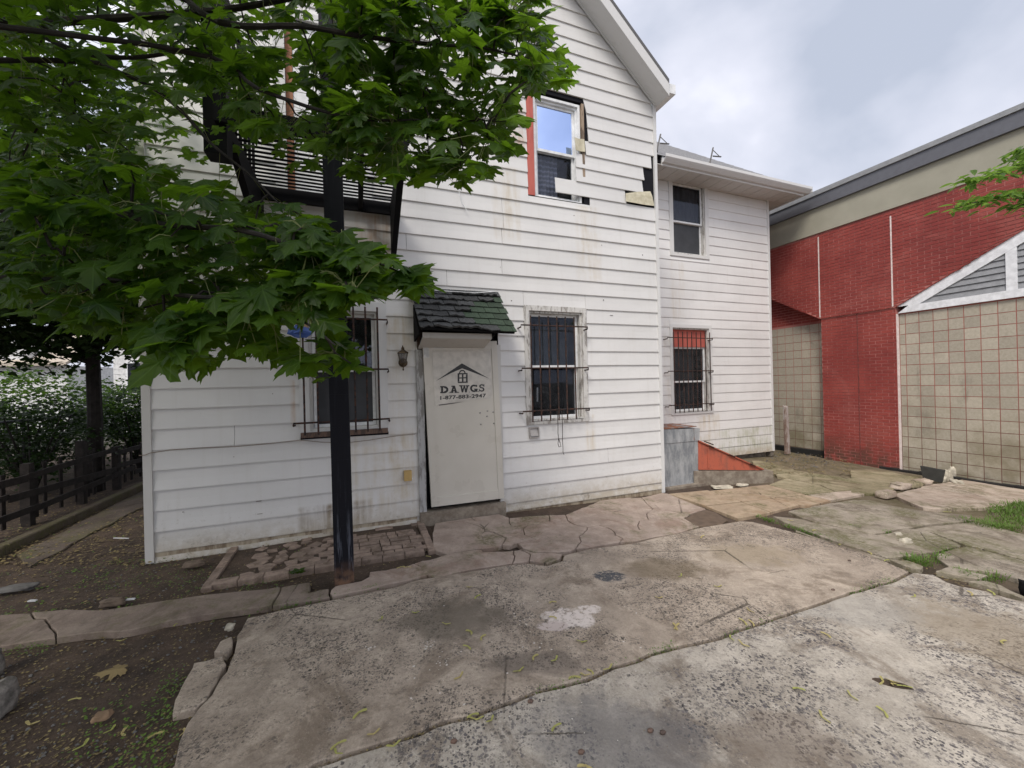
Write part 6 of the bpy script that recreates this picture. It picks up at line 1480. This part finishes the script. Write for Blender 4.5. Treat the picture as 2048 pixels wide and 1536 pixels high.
for c, sz, vis in leaves:
    if vis:
        q_ = min(nodes, key=lambda s_: (c - s_).length); out = c - q_; L = out.length
        if L > .28: q_ = c - out.normalized() * .10 + Vector((0, 0, .06)); out = c - q_
    else: out = Vector((lr.uniform(-1, 1), lr.uniform(-1, 1), lr.uniform(-.4, .2))); q_ = None
    tip = Vector((out.x, out.y, 0)); tip = (tip.normalized() if tip.length > .01 else Vector((1, 0, 0))) + Vector((lr.uniform(-.7, .7), lr.uniform(-.7, .7), lr.uniform(-1.25, -.1)))
    up = Vector((lr.uniform(-.6, .6), lr.uniform(-1.5, .2), 1.0)); M = basis(up, tip)
    bp_ = c - (M @ Vector((0, .35 * sz, 0)))
    T = LT_[lr.randrange(6)]
    if vis:
        mp_ = (bp_ + q_) / 2 + Vector((0, 0, .012)); pet.tube([q_, mp_, bp_ + M @ Vector((0, .02 * sz, 0))], .0012, 3, cap=False); fore.append(((c - CAM).length / sz, c, bp_, M, sz, T))
    else: bulk.add(T, bp_, M, sz)
pet.build('petioles', M_PET, MAP)['kind'] = 'stuff'
fore.sort(key=lambda t: t[0]); tm = {}
for k, (V, F, U) in enumerate(LT_):
    L1 = Leaves(); L1.add((V, F, U), (0, 0, 0), np.eye(3), 1.0); mb = MB(); mb.v = [tuple(v) for v in np.concatenate(L1.V)]; mb.f = L1.F; mb.mi = [0] * len(F); mb.uv = U
    me = bpy.data.meshes.new('leaf'); me.from_pydata(mb.v, [], mb.f); me.materials.append(M_LEAF)
    ul = me.uv_layers.new(name='UVMap'); idx = np.empty(len(me.loops), dtype=np.int32); me.loops.foreach_get('vertex_index', idx); ul.data.foreach_set('uv', np.array(U, dtype=np.float32)[idx].ravel()); me.update(); tm[k] = me
for dist, c, b, M, sz, T in fore[:300]:
    o = mkobj('leaf', tm[[i for i, t in enumerate(LT_) if t is T][0]], MAP); o.matrix_local = Matrix.Translation(b - MAP.location) @ M.to_4x4() @ Matrix.Scale(sz, 4)
vl = Leaves()
for dist, c, b, M, sz, T in fore[300:]: vl.add(T, b, M, sz)
for L_ in (bulk,): vl.V += L_.V; vl.F += [tuple(i + vl.n for i in f) for f in L_.F]; vl.U += L_.U; vl.n += L_.n
vl.build('foliage', M_LEAF, MAP)['kind'] = 'stuff'

# ------------------------------------------------------------------ other trees and bushes
ST_ = [small_template(k) for k in range(3)]
def crown(name, parent, mat, blobs, n, sz, seed, T=ST_, clip=None):
    rr = random.Random(seed); L = Leaves(); tot = sum(b[3] * b[4] * b[5] for b in blobs); clumps = []
    for bx_, by_, bz_, a, b, c in blobs:
        for _ in range(int(n / 14 * a * b * c / tot)):
            while True:
                v = Vector((rr.uniform(-1, 1), rr.uniform(-1, 1), rr.uniform(-1, 1)))
                if .35 < v.length < 1: break
            clumps.append(Vector((bx_ + v.x * a, by_ + v.y * b, bz_ + v.z * c)))
    for c in clumps:
        if clip and clip(c): continue
        for _ in range(14):
            p = c + Vector((rr.gauss(0, 1), rr.gauss(0, 1), rr.gauss(0, .6))) * sz * 1.6
            L.add(T[rr.randrange(len(T))], p, basis(Vector((rr.uniform(-.8, .8), rr.uniform(-.8, .8), 1)), Vector((rr.uniform(-1, 1), rr.uniform(-1, 1), rr.uniform(-.9, .2)))), sz * rr.uniform(.6, 1.2))
    return tag(L.build(name, mat, parent), kind='stuff')
def proj(c):
    r_ = c - CAM
    if r_.y < .1: return (-9e3, 0)
    u_x, u_z = r_.x / r_.y, r_.z / r_.y; return 1024 + FPX * (u_x * cr - u_z * sr), 768 - FPX * (u_x * sr + u_z * cr)
b = G(170, 985); 
b = Vector((-7.3, 6.9, 0))
T1 = thing('dark_tree', b, 'tall shaded tree with dark trunk and dense crown beyond the low fence', 'tree')
mb = MB(); mb.tube([b + Vector(v) for v in ((0, 0, -.1), (.03, .02, 1.2), (-.02, .05, 2.6), (.1, 0, 4.2), (.0, .1, 6.5))], [.13, .10, .09, .08, .04], 10); mb.build('trunk', M_BARK, T1)
mb = MB()
for e in ((-1.6, -.6, 3.8), (1.4, -.3, 4.1), (.4, 1.4, 5.2), (-1.0, .8, 5.8), (1.0, -1.2, 3.2), (-1.9, -1.6, 3.0)):
    mb = MB(); mb.tube([b + Vector((0, .03, 2.2)), b + Vector((e[0] * .4, e[1] * .4, 2.2 + (e[2] - 2.2) * .6)), b + Vector(e)], [.06, .04, .015], 6); mb.build('branch', M_BARK, T1)
crown('crown', T1, M_LEAF2, [(-8.2, 4.4, 4.2, 2.0, 1.6, 1.6), (-8.0, 6.2, 2.7, 1.6, .8, .7), (-6.9, 7.4, 2.8, .7, .6, .8), (b.x - .3, b.y - .3, 4.6, 2.9, 2.0, 2.5), (b.x - 1.5, b.y - 1.0, 3.4, 1.8, 1.4, 1.2), (b.x + 1.0, b.y - .2, 3.3, 1.3, 1.4, 1.2), (b.x + .5, b.y - 2.6, 3.6, 2.2, 1.3, 1.2)], 34000, .12, 5, ST_, clip=lambda c: proj(c)[1] > 725 + 25 * math.sin(c.x * 5))  # first blob, mostly out of view at left, is added to shade that side
def bush(loc, blobs, n, sz, seed, mat, label):
    t = thing('bush', Vector(loc), label, 'bush'); mb = MB()
    for i in range(5):
        a = i * 1.26; mb.tube([Vector(loc), Vector(loc) + Vector((math.cos(a) * .2, math.sin(a) * .2, .6)), Vector(loc) + Vector((math.cos(a) * .5, math.sin(a) * .5, 1.3))], [.03, .02, .008], 5)
    mb.build('stems', M_BARK, t)['kind'] = 'stuff'; crown('foliage', t, mat, blobs, n, sz, seed)
bush((-10.3, 8.6, 0), [(-10.3, 8.6, 1.35, 1.9, .9, .85)], 4200, .085, 8, M_LEAF3, 'bright green bush behind the wire fence at the far left')
bush((-8.7, 9.6, 0), [(-8.9, 9.6, 1.0, 1.0, .8, .9)], 1500, .08, 9, M_LEAF3, 'green bush between the dark trunk and the white neighbouring house')
bush((-8.8, 11.6, 0), [(-8.7, 11.6, 1.2, .8, .8, 1.1)], 1500, .08, 10, M_LEAF3, 'sunlit yellow green bush just left of the house corner')
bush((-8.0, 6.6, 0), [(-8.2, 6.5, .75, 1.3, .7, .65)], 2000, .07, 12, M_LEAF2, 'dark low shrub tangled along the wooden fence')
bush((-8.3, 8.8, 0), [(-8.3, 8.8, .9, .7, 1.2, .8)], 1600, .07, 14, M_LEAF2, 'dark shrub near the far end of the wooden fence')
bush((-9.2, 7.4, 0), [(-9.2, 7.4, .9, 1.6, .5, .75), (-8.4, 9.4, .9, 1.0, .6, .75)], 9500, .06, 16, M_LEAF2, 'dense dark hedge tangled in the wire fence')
bush((-9.2, 10.4, 0), [(-9.4, 10.4, 1.2, 1.9, .6, .9)], 5500, .075, 17, M_LEAF2, 'tall dark bush farther behind the wire fence')
# low wooden fence
fa, fb = G(0, 1070), G(285, 955); fd = (fb - fa).normalized(); fa = fa - fd * 1.6; FL = (fb - fa).length + 3.0
FN = Frame((fa.x, fa.y), fd)
M_FW = simple('dark old timber', (.022, .017, .015), .9, amt=.4, bumps=.8)
FE = thing('rail_fence', FN.pt(FL / 2, 0, 0), 'low dark rail fence of old timber along the side path', 'fence')
x = 0
while x < FL: h = rnd.uniform(.55, 1.0); MB().box(FN, x, x + .09, -.05, .04, -.1, h).build('post', M_FW, FE); x += rnd.uniform(.85, 1.05)
for z in (.14, .36, .58):
    x = 0
    while x < FL:
        l = rnd.uniform(1.6, 2.4); q = FN.pt; dz = rnd.uniform(-.12, .10); h = rnd.uniform(.06, .10)
        MB().hexa([q(x, .041, z), q(min(x + l, FL), .041, z + dz), q(min(x + l, FL), .065, z + dz), q(x, .065, z), q(x, .041, z + h), q(min(x + l, FL), .041, z + dz + h), q(min(x + l, FL), .065, z + dz + h), q(x, .065, z + h)]).build('rail', M_FW, FE); x += l + .01
x = .3
while x < FL: MB().box(FN, x, x + .06, -.06, -.045, .02, rnd.uniform(.5, .8)).build('picket', M_FW, FE); x += rnd.uniform(.14, .34)
# wire fence behind
CF = Frame((fa.x - 1.5, fa.y - .5), fd); M_WIRE = simple('dark wire', (.05, .05, .05), .5, .6)
WF = thing('wire_fence', CF.pt(5, 0, 0), 'chain link fence with a thin top rail behind the low timber fence', 'fence')
CL = 9.0; MB().tube([CF.pt(0, 0, 1.22), CF.pt(CL, 0, 1.22)], .022, 6).build('top_rail', M_WIRE, WF)
x = .4
while x < CL: MB().tube([CF.pt(x, 0, -.1), CF.pt(x, 0, 1.25)], .025, 6).build('post', M_WIRE, WF); x += 2.1
mb = MB(); st = .075; x = -1.2
while x < CL:
    for sg in (1, -1):
        x0, x1, z0, z1 = (x, x + 1.2, 0.0, 1.2) if sg > 0 else (x + 1.2, x, 0.0, 1.2)
        if min(x0, x1) < 0 or max(x0, x1) > CL: continue
        a, b_ = CF.pt(x0, .002 * sg, z0), CF.pt(x1, .002 * sg, z1); w_ = Vector((0, 0, .0022)); mb.add([a - w_, b_ - w_, b_ + w_, a + w_], [(0, 1, 2, 3)])
    x += st
mb.build('mesh', M_WIRE, WF)['kind'] = 'stuff'
# neighbours
def neighbour(name, ox, oy, w, d, h, mat, label, rf=True, roofmat=None):
    t = thing(name, Vector((ox + w / 2, oy, 0)), label, 'house'); F_ = Frame((ox, oy), (1, 0)); 
    MB().box(F_, 0, w, -d, 0, -.2, h).build('wall', mat, t)
    k = 0
    while k * .2 < h - .05: MB().box(F_, -.01, w + .01, .0, .02, k * .2 + .004, k * .2 + .192).build('siding_board', mat, t); k += 1
    MB().prism([F_.pt(-.4, .4, h), F_.pt(w + .4, .4, h), F_.pt(w + .4, -d / 2, h + d * .33), F_.pt(-.4, -d / 2, h + d * .33)], (0, 0, .12)).build('roof', roofmat or M_ROOFW, t)
    return t, F_
M_NW = simple('neighbour white siding', (.66, .66, .66), .6); M_NB = simple('beige roofing', (.46, .40, .33), .9)
tn, F_ = neighbour('neighbour_house', -15.5, 15.5, 3.7, 6, 4.2, M_NW, 'white sided neighbouring house seen through the leaves behind the trunk')
for wx_ in (.5, 2.2):
    MB().box(F_, wx_, wx_ + .8, .021, .05, 1.6, 2.9).build('window', M_VINYL, tn); MB().box(F_, wx_ + .08, wx_ + .72, .051, .056, 1.68, 2.82).build('pane', M_GLASS, tn)
tn, F_ = neighbour('neighbour_house', -27, 17, 8, 6, 2.9, M_NW, 'pale neighbouring house with beige roof and dormer at the far left', roofmat=M_NB)
dm = MB().box(F_, 4.4, 6.4, -.9, .1, 3.1, 4.3).build('dormer', M_NW, tn); MB().box(F_, 4.8, 5.5, .101, .13, 3.4, 4.1).build('window', M_DARK, dm); MB().box(F_, 4.2, 6.6, -1.2, .3, 4.301, 4.4).build('dormer_roof', M_ROOF, dm)

# bright branch entering from the right, in front of the brick building
RT = thing('right_tree', Vector((7.2, 2.0, g(7, 2))), 'light green small leaved tree reaching in at the right edge before the brick wall', 'tree')
tb = RT.location
mb = MB(); mb.tube([tb + Vector((0, 0, -.1)), tb + Vector((-.05, .1, 1.3)), tb + Vector((0, .2, 2.6)), tb + Vector((.1, .3, 4.2))], [.12, .10, .08, .03], 10); mb.build('trunk', M_BARK, RT)
lr2 = random.Random(31); Lr = Leaves()
def oval(k): 
    pts = [(0, 0), (.14, .2), (.2, .45), (.14, .75), (0, 1), (-.14, .75), (-.2, .45), (-.14, .2)]; V = np.array([(x, y, -.3 * y * y + abs(x) * .25) for x, y in pts]); return V, [(0, 1, 2, 3, 4), (0, 4, 5, 6, 7)], np.array(pts)
OV = [oval(0)]
for seg_ in ([(2150, 330, 3.6), (2048, 335, 3.5), (2000, 345, 3.45), (1950, 362, 3.4), (1925, 360, 3.4)], [(2160, 400, 3.6), (2048, 385, 3.5), (2000, 395, 3.45), (1950, 405, 3.4), (1905, 418, 3.4)], [(2150, 300, 3.6), (2070, 300, 3.5), (2045, 298, 3.5), (2030, 320, 3.45)], [(2160, 440, 3.6), (2060, 405, 3.5), (2020, 418, 3.5)]):
    w = [tb + Vector((0, .2, 2.4))] + [P(*p) for p in seg_]; mb = MB(); mb.tube(w, [.03] + [.012, .008, .006, .004, .002][:len(w) - 1], 6); mb.build('branch', M_BARK, RT)
    for i in range(1, len(w) - 1):
        a, b_ = w[i], w[i + 1]; n = int((b_ - a).length / .0055)
        for k in range(n):
            p = a.lerp(b_, k / n) + Vector((lr2.gauss(0, .035), lr2.gauss(0, .05), lr2.gauss(.01, .022)))
            Lr.add(OV[0], p, basis(Vector((lr2.uniform(-.5, .5), lr2.uniform(-.6, .3), 1)), Vector((lr2.uniform(-1, .6), lr2.uniform(-1, 1), lr2.uniform(-1.2, -.1)))), lr2.uniform(.06, .11))
for _ in range(2600):
    while True:
        v = Vector((lr2.uniform(-1, 1), lr2.uniform(-1, 1), lr2.uniform(-1, 1)))
        if v.length < 1: break
    c = tb + Vector((.5, .1, 3.4)) + Vector((v.x * 1.3, v.y * 1.5, v.z * 1.3)); px, py = proj(c)
    if px < 2090: continue
    Lr.add(OV[0], c, basis(Vector((lr2.uniform(-.5, .5), lr2.uniform(-.5, .5), 1)), Vector((lr2.uniform(-1, 1), lr2.uniform(-1, 1), -.5))), lr2.uniform(.06, .10))
Lr.build('foliage', leaf_mat('light leaf', (.05, .11, .02), (.10, .18, .035), (.30, .50, .08), .45), RT)['kind'] = 'stuff'

# big dry leaf on the soil, dock leaf by the post
m = MT('dry tan leaf'); M_DRY = m.done(m.mix(m.noise(20, 4), (.20, .14, .06), (.32, .25, .12)), .8)
o = mkobj('dry_leaf', tm[1].copy()); o.data.materials.clear(); o.data.materials.append(M_DRY); o.location = G(250, 1335, -.005); o.scale = (.13, .17, .13); o.rotation_euler = (.15, -.2, 2.1); tag(o, 'large dry tan maple leaf curled on the bare soil', 'leaf')
b = G(594, 1152, -.02); t = thing('dock_plant', b, 'dark green broad leaved weed at the front of the brick patch', 'plant')
for i in range(6):
    o = mkobj('leaf', tm[i % 6], t); a = i * 1.1; o.location = (.02 * math.cos(a), .02 * math.sin(a), .03 + .005 * i); o.rotation_euler = (.3, 0, a); o.scale = (.09,) * 3
